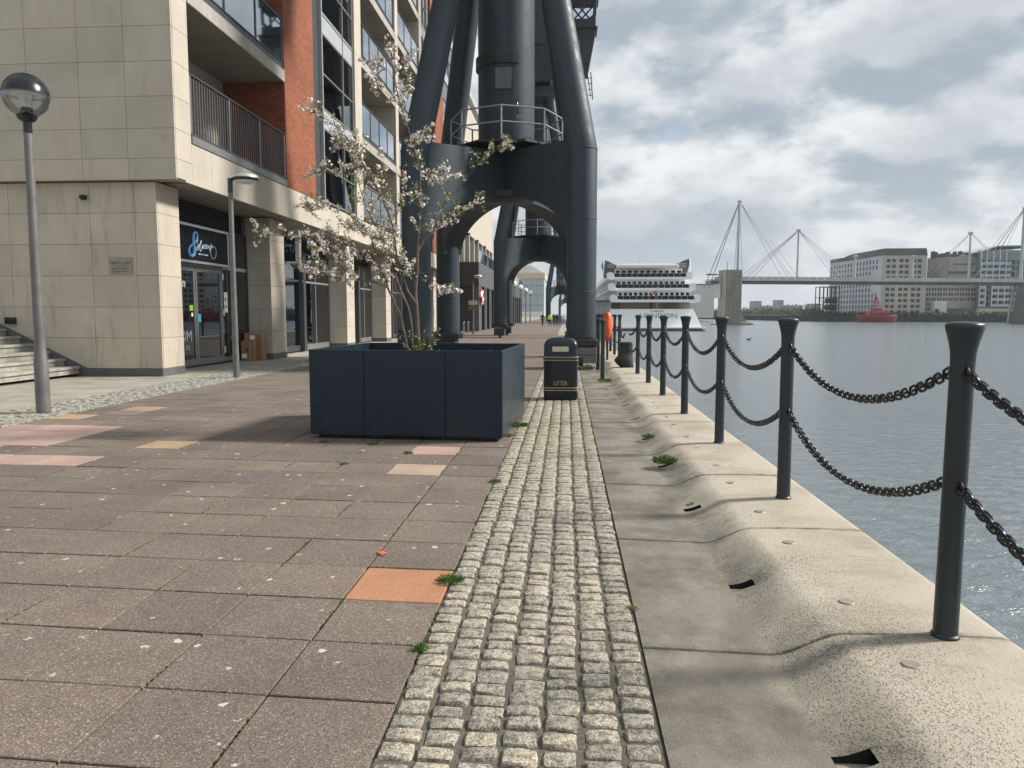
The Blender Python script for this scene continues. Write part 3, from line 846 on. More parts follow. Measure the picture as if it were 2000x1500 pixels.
LMB = link_mb(); LM = LMB.mesh('link', 'chain')
def chain_pts(a, b, sag, n=80):
    return [a.lerp(b, t / n) - V((0, 0, sag * 4 * (t / n) * (1 - t / n))) for t in range(n + 1)]
def chain(a, b, sag, label, mode, group='chains of the quay fence'):
    pts = chain_pts(a, b, sag)
    if mode == 'tube':
        mb = MB().tube(pts[::6] + ([pts[-1]] if 80 % 6 else []), 0.02, 6)
        return mb.build('chain', 'chain', None, a, label, 'chain', group)
    # positions at equal pitch
    seg = [0.0]
    for i in range(80): seg.append(seg[-1] + (pts[i + 1] - pts[i]).length)
    pitch = 0.0485; n = int(seg[-1] / pitch); pitch = seg[-1] / n
    mats = []
    j = 0
    for i in range(n):
        s = pitch * (i + 0.5)
        while j < 79 and seg[j + 1] < s: j += 1
        t = (s - seg[j]) / (seg[j + 1] - seg[j]); p = pts[j].lerp(pts[j + 1], t); d = (pts[j + 1] - pts[j]).normalized()
        side = d.cross(V((0, 0, 1))).normalized(); up = side.cross(d)
        ang = (math.pi / 2 if i % 2 else 0) + RND.uniform(-.22, .22) + 0.3
        y = side * math.cos(ang) + up * math.sin(ang); z = d.cross(y)
        mats.append(Matrix(((d.x, y.x, z.x, p.x), (d.y, y.y, z.y, p.y), (d.z, y.z, z.z, p.z), (0, 0, 0, 1))))
    if mode == 'links':
        t = thing('chain', label, 'chain', a, group)
        for M in mats:
            o = bpy.data.objects.new('link', LM); COL.objects.link(o); o.parent = t
            M2 = M.copy(); M2.translation = M.translation - a; o.matrix_local = M2
        return t
    mb = MB()
    for M in mats: mb.add([M @ V(q) for q in LMB.v], LMB.f, 0, True)
    return mb.build('chain', 'chain', None, a, label, 'chain', group)
for i in range(7):
    y0, y1 = outer[i], outer[i + 1]
    for lev, z in (('upper', 1.43), ('lower', 0.872)):
        a = V((1.91, y0 + 0.085, z)); b = V((1.91, y1 - 0.085, z))
        if i == 0: lab = '%s iron chain running off the right edge from the nearest post' % lev
        else: lab = '%s sagging iron chain between the %s and %s posts' % (lev, ordn[i - 1], ordn[i])
        chain(a, b, 0.27 + RND.uniform(-.02, .02), lab, 'links' if i < 3 else 'joined')
for i in range(len(far) - 1):
    for z in (1.43, 0.872):
        chain(V((1.88, far[i] + 0.06, z)), V((1.88, far[i + 1] - 0.06, z)), 0.25, '%s chain between the %s and %s posts of the distant fence past the bollard' % ('upper' if z > 1 else 'lower', ORD[i], ORD[i + 1]), 'tube', 'distant fence chains')
for z, e in ((1.43, 1.1), (0.872, 0.62)):
    chain(V((1.91, 20.88, z)), V((1.86, 23.1, e)), 0.10, 'short %s chain slung from the seventh post to the mooring bollard' % ('upper' if z > 1 else 'lower'), 'joined')
    chain(V((1.75, 23.5, e)), V((1.88, 27.5, z)), 0.30, '%s chain slung from the mooring bollard to the distant fence' % ('upper' if z > 1 else 'lower'), 'joined')

# mooring bollard: a leaning iron head with a nose towards the land
mb = MB(); secs = []
for z, cx, r in ((0.0, 0.03, 0.20), (0.05, 0.0, 0.225), (0.13, -0.05, 0.26), (0.22, -0.085, 0.285), (0.30, -0.06, 0.25), (0.38, -0.02, 0.205), (0.46, 0.0, 0.185), (0.64, 0.0, 0.18), (0.70, 0.0, 0.19), (0.745, 0.0, 0.18), (0.765, 0.0, 0.14)):
    secs.append([(1.79 + cx + r * math.cos(2 * math.pi * j / 24), 23.2 + 0.85 * r * math.sin(2 * math.pi * j / 24), ZC + z) for j in range(24)])
mb.sections(secs).build('mooring_bollard', 'iron', None, (1.79, 23.2, ZC), 'squat rusty iron mooring bollard on the quay coping', 'bollard')

# orange lifebuoy housing on its post
t = thing('lifebuoy_housing', 'bright orange plastic lifebuoy housing behind the fence posts', 'lifebuoy', (1.42, 27.0, 0))
mb = MB(); secs = []
for w in range(0, 17):
    a = math.pi * w / 16
    z = 0.85 + 0.46 * (1 - math.cos(a)) ; r = 0.13 + 0.05 * math.sin(a)
    secs.append([(1.42 + (0.17 * math.sin(a) ** 0.6 if 0 < w < 16 else 0.02) * math.cos(2 * math.pi * j / 16), 27.0 + (0.33 * math.sin(a) ** 0.5 if 0 < w < 16 else 0.02) * math.sin(2 * math.pi * j / 16), z) for j in range(16)])
mb.sections(secs).build('housing', 'orange', t)
MB().box(1.31, 1.53, 26.78, 27.22, 0.78, 0.86).build('bracket', 'red', t)
MB().tube([(1.42, 27.0, -0.02), (1.42, 27.0, 0.80)], 0.04, 10).build('stand', 'post', t)

# ================================================================== PLANTER, TREE, BIN
PR = math.radians(-3.6)
PCX, PCY = -2.11, 11.50
t = thing('planter', 'large dark navy square planter box holding the cherry tree', 'planter', (PCX, PCY, 0), rot=PR)
W2, D2, PT = 1.345, 1.28, 1.225
def panel(x0, x1, y0, y1): return MB().bbox(x0, x1, y0, y1, 0.055, PT, 0.004)
fx = [-W2, -W2 + 0.78, -W2 + 1.91, W2]
for i in range(3):
    panel(fx[i] + 0.003, fx[i + 1] - 0.003, -D2, -D2 + 0.045).build('front_panel', 'planter', t)
    panel(fx[i] + 0.003, fx[i + 1] - 0.003, D2 - 0.045, D2).build('back_panel', 'planter', t)
for sx in (-1, 1):
    for y0, y1 in ((-D2 + 0.049, -0.003), (0.003, D2 - 0.049)):
        panel(min(sx * W2, sx * (W2 - 0.045)), max(sx * W2, sx * (W2 - 0.045)), y0, y1).build('side_panel', 'planter', t)
MB().box(-W2 + 0.09, W2 - 0.09, -D2 + 0.09, D2 - 0.09, 0.0, 0.12).build('recessed_base', 'black', t)
g = MB()
nx = 16
for a in range(nx + 1):
    for b in range(nx + 1):
        x = -W2 + 0.046 + (2 * W2 - 0.092) * a / nx; y = -D2 + 0.046 + (2 * D2 - 0.092) * b / nx
        g.v.append((x, y, 1.0 + 0.05 * mnoise.noise(V((x * 2, y * 2, 3)))))
for a in range(nx):
    for b in range(nx):
        g.f.append((a * (nx + 1) + b, (a + 1) * (nx + 1) + b, (a + 1) * (nx + 1) + b + 1, a * (nx + 1) + b + 1)); g.mi.append(0); g.sm.append(True)
g.build('soil', 'soil', t)

tree = thing('cherry_tree', 'young multi-stemmed cherry tree with pale pink blossom in the navy planter', 'tree', (-2.1, 11.3, 1.0))
stems = MB(); twigs = MB(); bloss = MB(); leaves = MB(); gleaves = MB()
TY = 11.3
def br(pts, r0, r1, dy0, dy1):
    n = len(pts); out = []
    for i, (x, y) in enumerate(pts):
        f = i / (n - 1); out.append(ony(x, y, TY + dy0 + (dy1 - dy0) * f))
    # smooth resample
    res = []
    for i in range(n - 1):
        p0 = out[max(0, i - 1)]; p1 = out[i]; p2 = out[i + 1]; p3 = out[min(n - 1, i + 2)]
        for s in range(5):
            q = s / 5.0
            res.append(0.5 * ((2 * p1) + (p2 - p0) * q + (2 * p0 - 5 * p1 + 4 * p2 - p3) * q * q + (3 * p1 - p0 - 3 * p2 + p3) * q ** 3))
    res.append(out[-1])
    m = len(res)
    res = [p + V((RND.uniform(-1, 1), RND.uniform(-1, 1), RND.uniform(-1, 1))) * 0.004 for p in res]
    rs = [r0 + (r1 - r0) * (i / (m - 1)) ** 0.8 for i in range(m)]
    return res, rs
def flower(p, nrm, s):
    a = nrm.orthogonal().normalized(); b = nrm.cross(a)
    w0 = RND.uniform(0, 6)
    for k in range(5):
        w = w0 + k * 2 * math.pi / 5
        d = a * math.cos(w) + b * math.sin(w); e = a * math.cos(w + 1.57) + b * math.sin(w + 1.57)
        bloss.add([p, p + d * s * 0.6 + e * s * 0.36 + nrm * s * 0.25, p + d * s * 1.05 + nrm * s * 0.32, p + d * s * 0.6 - e * s * 0.36 + nrm * s * 0.25], [(0, 1, 2, 3)])
def leafq(mb, p, d, s):
    d = d.normalized(); e = d.orthogonal().normalized(); e = Matrix.Rotation(RND.uniform(0, 6), 3, d) @ e
    mb.add([p, p + d * s * 0.5 + e * s * 0.26, p + d * s, p + d * s * 0.5 - e * s * 0.26], [(0, 1, 2, 3)])
def rv(): return V((RND.gauss(0, 1), RND.gauss(0, 1), RND.gauss(0, 1))).normalized()
def cluster(p, rad, nf, nl, green=0.2):
    for _ in range(nf):
        d = rv(); q = p + d * rad * RND.uniform(0.4, 1.0)
        flower(q, (d + V((0, -0.3, 0.2))).normalized(), RND.uniform(0.017, 0.0245))
    for _ in range(nl):
        d = rv(); leafq(gleaves if RND.random() < green else leaves, p + d * rad * 0.5, d + V((0, 0, .4)), RND.uniform(0.028, 0.05))
def dress(res, rs, start, dens, nt, blo, tl=0.22):
    m = len(res)
    for _ in range(int(nt * 1.35)):
        f = RND.uniform(start, 1.0); i = min(m - 2, int(f * (m - 1))); p = res[i]
        d = (res[i + 1] - res[i]).normalized()
        e = (d * 0.55 + rv() * 0.8 + V((0, 0, 0.35))).normalized()
        L = tl * RND.uniform(0.4, 1.2)
        pts = [p]
        for s in range(3):
            e = (e + rv() * 0.25 + V((0, 0, 0.08))).normalized(); pts.append(pts[-1] + e * (L / 3))
        twigs.tube(pts, [0.0045, 0.0035, 0.003, 0.002], 4, False)
        for q in pts[1:]:
            if RND.random() < blo * dens * 0.55: cluster(q, RND.uniform(0.03, 0.048), RND.randint(6, 10), RND.randint(2, 5))
            elif RND.random() < 0.85: cluster(q, 0.035, RND.randint(0, 2), RND.randint(5, 9))
def tip(res, n, step, blo=6):
    for i in range(n):
        p = res[max(0, len(res) - 1 - int(i * step))]
        cluster(p + rv() * 0.03, RND.uniform(0.045, 0.07), blo, 3)
BR = [
    # pts, r0, r1, depth start, depth end, start, density, twigs, blossom, dense tip
    ([(819, 700), (815, 623), (813, 594), (812, 561), (815, 528), (816, 484), (818, 453), (822, 400), (821, 367), (819, 329), (805, 276), (789, 224), (773, 168), (770, 122), (756, 91)], 0.038, 0.005, 0, 0.2, 0.42, 0.8, 34, 0.55, 9),
    ([(813, 594), (795, 565), (784, 528), (773, 490), (768, 445), (749, 395), (728, 350), (700, 305), (672, 262), (640, 235), (602, 214)], 0.027, 0.004, 0.0, -0.5, 0.3, 0.8, 34, 0.5, 6),
    ([(808, 700), (802, 623), (793, 590), (774, 545), (760, 510), (748, 465), (722, 420), (704, 370), (697, 330), (690, 262)], 0.022, 0.004, 0.1, 0.5, 0.35, 0.8, 30, 0.5, 5),
    ([(800, 700), (784, 625), (773, 598), (758, 563), (749, 539), (738, 512), (722, 460), (690, 425), (650, 405), (612, 400), (600, 412)], 0.028, 0.004, -0.1, -0.3, 0.3, 0.9, 34, 0.55, 5),
    ([(758, 563), (735, 552), (700, 545), (672, 525), (640, 495), (600, 470), (570, 462), (545, 460), (502, 454)], 0.014, 0.003, -0.25, -0.6, 0.15, 1.0, 26, 0.7, 5),
    ([(700, 545), (670, 545), (640, 540), (610, 530), (590, 522)], 0.008, 0.003, -0.3, -0.5, 0.2, 1.0, 12, 0.8, 6),
    ([(816, 490), (828, 470), (850, 422), (896, 367), (938, 315), (960, 300), (986, 287)], 0.016, 0.003, 0.05, 0.5, 0.15, 0.6, 24, 0.45, 3),
    ([(818, 470), (840, 448), (868, 430), (905, 408), (942, 386)], 0.010, 0.003, 0.05, -0.4, 0.25, 0.9, 14, 0.6, 4),
    ([(815, 528), (835, 540), (848, 548), (864, 560), (878, 571)], 0.007, 0.003, 0, -0.2, 0.3, 1.0, 8, 0.9, 4),
    ([(812, 552), (806, 545), (800, 520), (790, 505)], 0.006, 0.003, 0, -0.2, 0.3, 1.0, 7, 0.9, 3),
    ([(822, 400), (836, 368), (856, 352), (888, 345)], 0.007, 0.003, 0.1, -0.1, 0.4, 1.0, 8, 0.9, 9),
    ([(805, 280), (820, 272), (842, 268)], 0.006, 0.003, 0.1, 0.0, 0.3, 1.0, 5, 0.9, 9),
    ([(749, 395), (735, 360), (712, 340), (690, 300), (668, 285), (652, 290)], 0.009, 0.003, -0.2, -0.1, 0.2, 1.0, 18, 0.6, 5),
    ([(773, 490), (745, 470), (710, 455), (680, 440), (655, 450), (622, 455)], 0.009, 0.003, 0.0, 0.4, 0.2, 1.0, 18, 0.65, 4),
    ([(749, 539), (720, 505), (690, 480), (650, 478), (612, 498)], 0.009, 0.003, -0.1, 0.3, 0.2, 1.0, 18, 0.7, 5),
    ([(789, 224), (776, 200), (752, 180), (735, 165), (728, 172)], 0.006, 0.003, 0.15, 0.0, 0.3, 1.0, 8, 0.9, 4),
    ([(773, 168), (760, 140), (742, 130), (725, 128)], 0.005, 0.003, 0.2, 0.1, 0.3, 1.0, 7, 0.9, 5),
    ([(789, 224), (796, 195), (798, 150), (794, 110)], 0.005, 0.003, 0.2, 0.3, 0.3, 1.0, 8, 0.9, 5),
    ([(728, 350), (716, 325), (690, 330), (660, 340), (612, 335)], 0.007, 0.003, -0.3, -0.2, 0.2, 1.0, 16, 0.6, 4),
    ([(793, 590), (780, 560), (770, 500), (768, 450), (780, 400), (792, 340)], 0.009, 0.003, 0.1, 0.7, 0.4, 0.7, 12, 0.45, 2),
    ([(722, 420), (740, 380), (745, 330), (742, 300)], 0.006, 0.003, 0.3, 0.6, 0.3, 0.8, 10, 0.5, 3),
    ([(738, 512), (705, 500), (680, 505), (640, 525), (600, 525)], 0.007, 0.003, -0.2, -0.6, 0.2, 1.0, 14, 0.8, 5),
]
for pts, r0, r1, d0, d1, st, den, nt, blo, tp in BR:
    res, rs = br(pts, r0, r1, d0, d1)
    stems.tube(res, [q * 0.8 for q in rs], 8)
    dress(res, rs, st, den, nt, blo)
    tip(res, max(2, int(tp * 0.75)), 1.3)
for x, y in ((692, 375), (688, 350), (735, 485), (712, 300), (770, 470), (690, 385)):
    for _ in range(3): cluster(ony(x + RND.uniform(-8, 8), y + RND.uniform(-10, 10), TY), 0.07, 1, 9, 0.9)
stems.build('trunk', 'bark', tree)
crown = twigs.build('crown', 'twig', tree)
bloss.build('blossom', 'petal', crown, kind='stuff')
leaves.build('foliage', 'leaf', crown, kind='stuff')
gleaves.build('green_foliage', 'leaf_g', crown, kind='stuff')

def shrub(name, label, c, n, rad, h, mat, cat='plant'):
    mb = MB()
    for _ in range(int(n * 2.2)):
        a = RND.uniform(0, 6.28); r = rad * RND.random() ** 0.7
        k = RND.uniform(0.4, 0.9)
        b = V((c[0] + r * k * math.cos(a), c[1] + r * k * math.sin(a), c[2]))
        t = V((c[0] + r * math.cos(a) + RND.gauss(0, .012), c[1] + r * math.sin(a) + RND.gauss(0, .012), c[2] + h * RND.uniform(0.25, 1.0) * (1 - 0.5 * r / rad)))
        s = V((-math.sin(a), math.cos(a), 0)) * RND.uniform(0.0015, 0.0040)
        mid = b.lerp(t, 0.6) + V((0, 0, h * 0.12))
        mb.add([b - s * 0.4, b + s * 0.4, mid + s, t, mid - s], [(0, 1, 2, 3, 4)])
    return mb.build(name, mat, None, c, label, cat)
pl = thing('planter_shrub', 'low yellow-green shrub around the foot of the cherry stems', 'plant', (-2.05, 11.2, 1.0))
mb = MB(); stm = MB()
for _ in range(26):
    a = RND.uniform(0, 6.28); r = RND.uniform(0.05, 0.30); h = RND.uniform(0.12, 0.52) if RND.random() < 0.5 else RND.uniform(0.1, 0.3)
    b = V((-2.12 + 0.3 * r * math.cos(a), 11.2 + 0.3 * r * math.sin(a), 1.0)); e = V((-2.12 + r * math.cos(a), 11.2 + r * math.sin(a), 1.0 + h))
    stm.tube([b, b.lerp(e, 0.5) + V((0, 0, 0.03)), e], [0.005, 0.004, 0.002], 4, False)
    for _ in range(14): leafq(mb, b.lerp(e, RND.uniform(0.4, 1.05)), rv() + V((0, 0, .5)), RND.uniform(0.03, 0.07))
stm.build('stems', 'twig', pl); mb.build('leaves', 'grass_y', pl, kind='stuff')
shrub('planter_weed', 'small green weed at the right end of the planter soil', (-1.05, 10.75, 1.0), 70, 0.17, 0.27, 'grass')

# litter bin
BX, BY = -0.115, 15.5
t = thing('litter_bin', 'black domed litter bin with gold bands on the sett strip', 'bin', (BX, BY, 0))
def rrect(w, d, r, z, n=5):
    pts = []
    for cx, cy, a0 in ((w - r, d - r, 0), (-w + r, d - r, 90), (-w + r, -d + r, 180), (w - r, -d + r, 270)):
        for i in range(n + 1):
            a = math.radians(a0 + 90 * i / n); pts.append((BX + cx + r * math.cos(a), BY + cy + r * math.sin(a), z))
    return pts
MB().sections([rrect(w, w * 0.82, 0.07, z) for w, z in ((0.325, 0.0), (0.335, 0.02), (0.338, 0.30), (0.34, 0.80))]).build('body', 'bin', t)
MB().sections([rrect(w, w * 0.82, r, z) for w, r, z in ((0.346, 0.075, 0.803), (0.346, 0.075, 0.83), (0.335, 0.075, 0.86), (0.333, 0.075, 1.08), (0.315, 0.08, 1.15), (0.27, 0.09, 1.20), (0.16, 0.08, 1.232), (0.05, 0.03, 1.238))]).build('hood', 'bin', t)
for z in (0.185, 0.235, 0.785, 0.845):
    MB().sections([rrect(0.343 + q, (0.343 + q) * 0.82 + 0.003, 0.077, z + h) for q, h in ((-.002, 0), (0.004, 0.004), (0.004, 0.012), (-.002, 0.016))]).build('gold_band', 'gold', t)
MB().box(BX - 0.175, BX + 0.165, BY - 0.282, BY - 0.268, 0.955, 1.075).build('aperture_frame', 'bin', t)
MB().box(BX - 0.165, BX + 0.155, BY - 0.287, BY - 0.2825, 0.965, 1.065).build('aperture_plate', 'cream', t)
MB().box(BX - 0.16, BX + 0.16, BY - 0.2855, BY - 0.27, 0.42, 0.72).build('front_plate', 'bin', t)
text('LITTER', 0.115, (BX, BY - 0.281, 0.335), (1, 0, 0), (0, 0, 1), 'gold', t, 'lettering', 0.002, sx=0.78)

# weeds and leaf litter
weeds = [((1298, 905), 0.04, 150, 0.16, 0.14, 'bright green grass tuft growing where the channel meets the coping', 'grass'),
         ((1265, 855), 0.03, 60, 0.10, 0.09, 'small grass tuft beside the fifth coping slab', 'grass'),
         ((1180, 745), 0.0, 90, 0.22, 0.13, 'weeds at the foot of the inland fence post', 'grass'),
         ((1145, 722), 0.0, 110, 0.30, 0.26, 'leafy weed growing under the crane foot timber', 'grass'),
         ((632, 864), 0.0, 60, 0.07, 0.05, 'tiny weed at the left front foot of the planter', 'grass'),
         ((727, 868), 0.0, 60, 0.08, 0.04, 'tiny weed in the joint before the middle of the planter', 'grass'),
         ((797, 886), 0.0, 60, 0.07, 0.05, 'tiny weed at the corner of the pinkish slab', 'grass'),
         ((672, 907), 0.0, 50, 0.06, 0.04, 'tiny weed in the paving left of the pale slab', 'grass'),
         ((1012, 832), 0.0, 150, 0.20, 0.09, 'low weeds along the right side of the planter', 'grass'),
         ((880, 1135), 0.0, 120, 0.10, 0.05, 'weeds in the joint beside the orange slab', 'grass'),
         ((822, 1268), 0.0, 70, 0.05, 0.04, 'small weed beside the setts near the camera', 'grass'),
         ((967, 942), 0.0, 60, 0.07, 0.05, 'small weed between slabs and setts left of the strip', 'grass'),
         ((1232, 1190), -0.006, 60, 0.04, 0.03, 'moss clump on the right edge of the setts', 'grass_y'),
         ((1352, 988), -0.02, 30, 0.05, 0.05, 'weed sprouting in the coping drain hole', 'grass'),
         ((990, 852), 0.0, 90, 0.13, 0.06, 'yellowing weed at the right front foot of the planter', 'grass_y')]
for (x, y), z, n, rad, h, lab, m in weeds:
    p = onz(x, y, z); shrub('weed', lab, (p.x, p.y, z), n, rad, h, m, 'weed')
p = onz(742, 1083)
mb = MB()
for k in range(5):
    a = 0.4 + k * 0.7 - 1.2; d = V((math.cos(a), math.sin(a), 0)); e = V((-d.y, d.x, 0))
    mb.add([p + V((0, 0, .006)), p + d * 0.035 + e * 0.012 + V((0, 0, .012)), p + d * 0.065 + V((0, 0, .004 + .006 * (k % 2))), p + d * 0.035 - e * 0.012 + V((0, 0, .010))], [(0, 1, 2, 3)])
mb.build('fallen_leaf', 'leaf_red', None, p, 'dry red fallen leaf lying on the brown paving', 'leaf')

# ================================================================== DOCK CRANES
HX, HY = 2.60, 3.25
def make_crane(loc, label):
    t = thing('dock_crane', label, 'crane', loc, 'preserved dock cranes', rot=0.0)
    for ix, sx in enumerate((-1, 1)):
        for iy, sy in enumerate((-1, 1)):
            lx, ly = sx * HX, sy * HY
            leg = MB().tube([(lx, ly, 0.98), (lx, ly, 3.0), (lx, ly, 6.72), (lx * 0.966, ly * 0.968, 7.25), (sx * 1.0, sy * 1.1, 16.2), (sx * 0.86, sy * 0.94, 17.2)], [0.46, 0.46, 0.46, 0.45, 0.40, 0.38], 32).build('leg', 'crane', t)
            for zz_ in (2.35, 4.6, 6.70): MB().lathe([(0.461, zz_), (0.467, zz_ + 0.008), (0.467, zz_ + 0.032), (0.461, zz_ + 0.04)], (lx, ly, 0), 32).build('weld_band', 'crane', leg)
            # foot: flange, equaliser and bogie on two wheels
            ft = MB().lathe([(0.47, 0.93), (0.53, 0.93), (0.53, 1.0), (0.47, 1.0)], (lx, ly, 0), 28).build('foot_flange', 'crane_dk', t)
            b = MB().bbox(lx - 0.50, lx + 0.50, ly - 0.62, ly + 0.62, 0.70, 0.925, 0.03)
            for k in range(5):
                b.box(lx - 0.52, lx - 0.50, ly - 0.55 + 0.25 * k, ly - 0.48 + 0.25 * k, 0.74, 0.9)
                b.box(lx + 0.50, lx + 0.52, ly - 0.55 + 0.25 * k, ly - 0.48 + 0.25 * k, 0.74, 0.9)
                b.box(lx - 0.42 + 0.19 * k, lx - 0.36 + 0.19 * k, ly - 0.64, ly - 0.62, 0.74, 0.9)
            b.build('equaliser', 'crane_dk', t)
            if sx > 0:
                for k in range(2):
                    MB().bbox(lx - 0.10, lx + 0.48, ly - 0.60, ly + 0.60, 0.20 + 0.245 * k, 0.435 + 0.245 * k, 0.02).build('timber_chock', 'timber', t)
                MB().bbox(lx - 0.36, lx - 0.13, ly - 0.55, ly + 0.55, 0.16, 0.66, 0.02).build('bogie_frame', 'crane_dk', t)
            else:
                MB().bbox(lx - 0.40, lx + 0.34, ly - 0.60, ly + 0.55, 0.14, 0.66, 0.03).build('bogie_frame', 'crane', t)
                MB().lathe([(0.001, 0), (0.09, 0), (0.09, 0.05), (0.001, 0.055)], (lx + 0.2, ly - 0.66, 0.45), 12).build('hub_cap', 'crane_dk', t)
            for q in (-0.36, 0.36):
                MB().tube([(lx - 0.06, ly + q, 0.27), (lx + 0.06, ly + q, 0.27)], 0.26, 20).build('wheel', 'iron', t)
            # arched half girder from leg to the central column
            d = V((-lx, -ly, 0)); L = d.length; d.normalize(); p = V((-d.y, d.x, 0)); w = 0.40
            off = 0.004 * (ix * 2 + iy)
            prof_ = []
            n = 18
            S0 = 0.38
            for i in range(n + 1):
                a = math.pi / 2 * i / n
                s = S0 + (L - S0) * (1 - math.cos(a)); z = 4.05 + 1.66 * math.sin(a)
                prof_.append((s, z - off))
            prof_ += [(L, 7.28 + off), (0.2, 7.02 + off), (0.2, 4.05)]
            base = V((lx, ly, 0))
            MB().poly([base + d * s + p * w + V((0, 0, z)) for s, z in prof_], -p * 2 * w).build('arch_girder', 'crane', t)
            MB().poly([base + d * s + p * (w + 0.025) + V((0, 0, z)) for s, z in prof_[:n + 1]] + [base + d * s + p * (w + 0.025) + V((0, 0, z + 0.06)) for s, z in reversed(prof_[:n + 1])], p * 0.02).build('girder_lip', 'crane', t) if False else None
    MB().lathe([(0.001, 5.60), (0.55, 5.60), (0.62, 5.64), (0.95, 5.64), (1.02, 5.70), (1.02, 5.9)], n=36).build('king_bearing', 'crane_dk', t)
    col = MB().lathe([(0.98, 7.2), (0.98, 10.0), (0.98, 17.2)], n=48).build('column', 'crane', t)
    for zz_ in (12.4, 14.9): MB().lathe([(0.981, zz_), (0.987, zz_ + 0.008), (0.987, zz_ + 0.03), (0.981, zz_ + 0.038)], n=48).build('weld_seam', 'crane', col)
    MB().lathe([(0.985, 10.05), (1.06, 10.08), (1.06, 10.46), (0.985, 10.5)], n=40, a0=math.radians(120), a1=math.radians(298)).build('collar', 'crane_dk', t)
    # access door, curved with the column
    A0, A1 = math.radians(238), math.radians(299)
    dr = MB().lathe([(0.985, 7.55), (1.005, 7.56), (1.005, 10.2), (0.985, 10.22)], n=14, a0=A0, a1=A1).build('door', 'crane', t)
    B0, B1 = math.radians(250), math.radians(287)
    MB().lathe([(1.006, 9.18), (1.018, 9.2), (1.018, 9.98), (1.006, 10.0)], n=10, a0=B0, a1=B1).build('window_frame', 'crane_dk', dr)
    MB().lathe([(1.019, 9.25), (1.0215, 9.26), (1.0215, 9.92), (1.019, 9.93)], n=10, a0=B0 + 0.05, a1=B1 - 0.05).build('window', 'pane_grey', dr)
    hx_, hy_ = 1.03 * math.cos(A1 - .06), 1.03 * math.sin(A1 - .06)
    MB().tube([(hx_, hy_, 8.45), (hx_, hy_ - 0.05, 8.5), (hx_, hy_ - 0.05, 8.75), (hx_, hy_, 8.8)], 0.018, 6).build('handle', 'black', dr)
    MB().box(hx_ - 0.02, hx_ + 0.14, hy_ - 0.05, hy_, 8.28, 8.36).build('latch', 'galv', dr)
    # platform with guard rail
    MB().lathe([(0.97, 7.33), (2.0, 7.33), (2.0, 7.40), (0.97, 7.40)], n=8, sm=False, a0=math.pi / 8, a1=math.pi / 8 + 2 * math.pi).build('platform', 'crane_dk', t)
    rail = thing('guard_rail', None, None, (0, 0, 0)); rail.parent = t
    oct_ = [V((1.95 * math.cos(math.pi / 8 * (2 * k - 0.02)), 1.95 * math.sin(math.pi / 8 * (2 * k - 0.02)), 0)) for k in range(8)]
    for z in (8.46, 7.95):
        MB().tube([p + V((0, 0, z)) for p in oct_] + [oct_[0] + V((0, 0, z))], 0.026, 8).build('rail', 'galv', rail)
    for p in oct_:
        MB().tube([p + V((0, 0, 7.4)), p + V((0, 0, 8.47))], 0.03, 8).build('stanchion', 'galv', rail)
    # slewing superstructure
    MB().lathe([(0.99, 16.8), (1.35, 17.2), (1.42, 17.25), (1.42, 18.0), (1.3, 18.1)], n=36).build('turntable', 'crane', t)
    MB().hexa([(-1.6, -2.0, 18.1), (0.9, -2.0, 18.1), (0.9, 3.4, 18.1), (-1.6, 3.4, 18.1), (-2.3, -2.2, 22.8), (2.0, -2.2, 20.4), (2.0, 3.8, 20.4), (-2.3, 3.8, 22.8)]).build('machinery_floor', 'crane_dk', t)
    MB().hexa([(-2.3, -2.25, 21.0), (1.9, -2.25, 20.3), (1.9, 3.8, 20.3), (-2.3, 3.8, 21.0), (-2.3, -2.25, 24.6), (1.6, -2.25, 25.4), (1.6, 3.8, 25.4), (-2.3, 3.8, 24.6)]).build('machinery_house', 'crane', t)
    # driver's cab hung on the water side
    cab = MB().hexa([(2.7, -1.3, 19.1), (3.55, -1.3, 18.9), (3.55, 0.5, 18.9), (2.7, 0.5, 19.1), (2.45, -1.3, 21.9), (4.1, -1.3, 21.9), (4.1, 0.5, 21.9), (2.45, 0.5, 21.9)]).build('cab', 'crane_dk', t)
    MB().hexa([(3.05, -1.33, 19.5), (3.55, -1.33, 19.5), (3.55, -1.31, 19.5), (3.05, -1.31, 19.5), (3.15, -1.33, 21.1), (3.9, -1.33, 21.1), (3.9, -1.31, 21.1), (3.15, -1.31, 21.1)]).build('window', 'pane_dk', cab)
    MB().box(2.5, 2.98, -1.33, -1.31, 20.2, 21.1).build('window', 'pane_grey', cab)
    MB().hexa([(2.4, -1.4, 21.92), (4.2, -1.4, 21.92), (4.2, 0.6, 21.92), (2.4, 0.6, 21.92), (2.4, -1.4, 22.0), (4.2, -1.4, 22.0), (4.2, 0.6, 22.0), (2.4, 0.6, 22.0)]).build('cab_roof', 'crane', cab)
    MB().tube([(3.75, -1.2, 18.9), (3.9, -1.2, 17.0)], 0.04, 6).build('ladder_rail', 'crane_dk', cab)
    MB().tube([(3.5, -1.2, 18.9), (3.75, -1.2, 17.2)], 0.03, 6).build('ladder_rail', 'crane_dk', cab)
    for z in (17.3, 17.7, 18.1, 18.5): MB().tube([(3.55, -1.2, z), (3.88, -1.2, z)], 0.022, 6).build('rung', 'crane_dk', cab)
    # lattice jib foot and jib rising over the dock
    jib = thing('jib', None, None, (0, 0, 0)); jib.parent = t
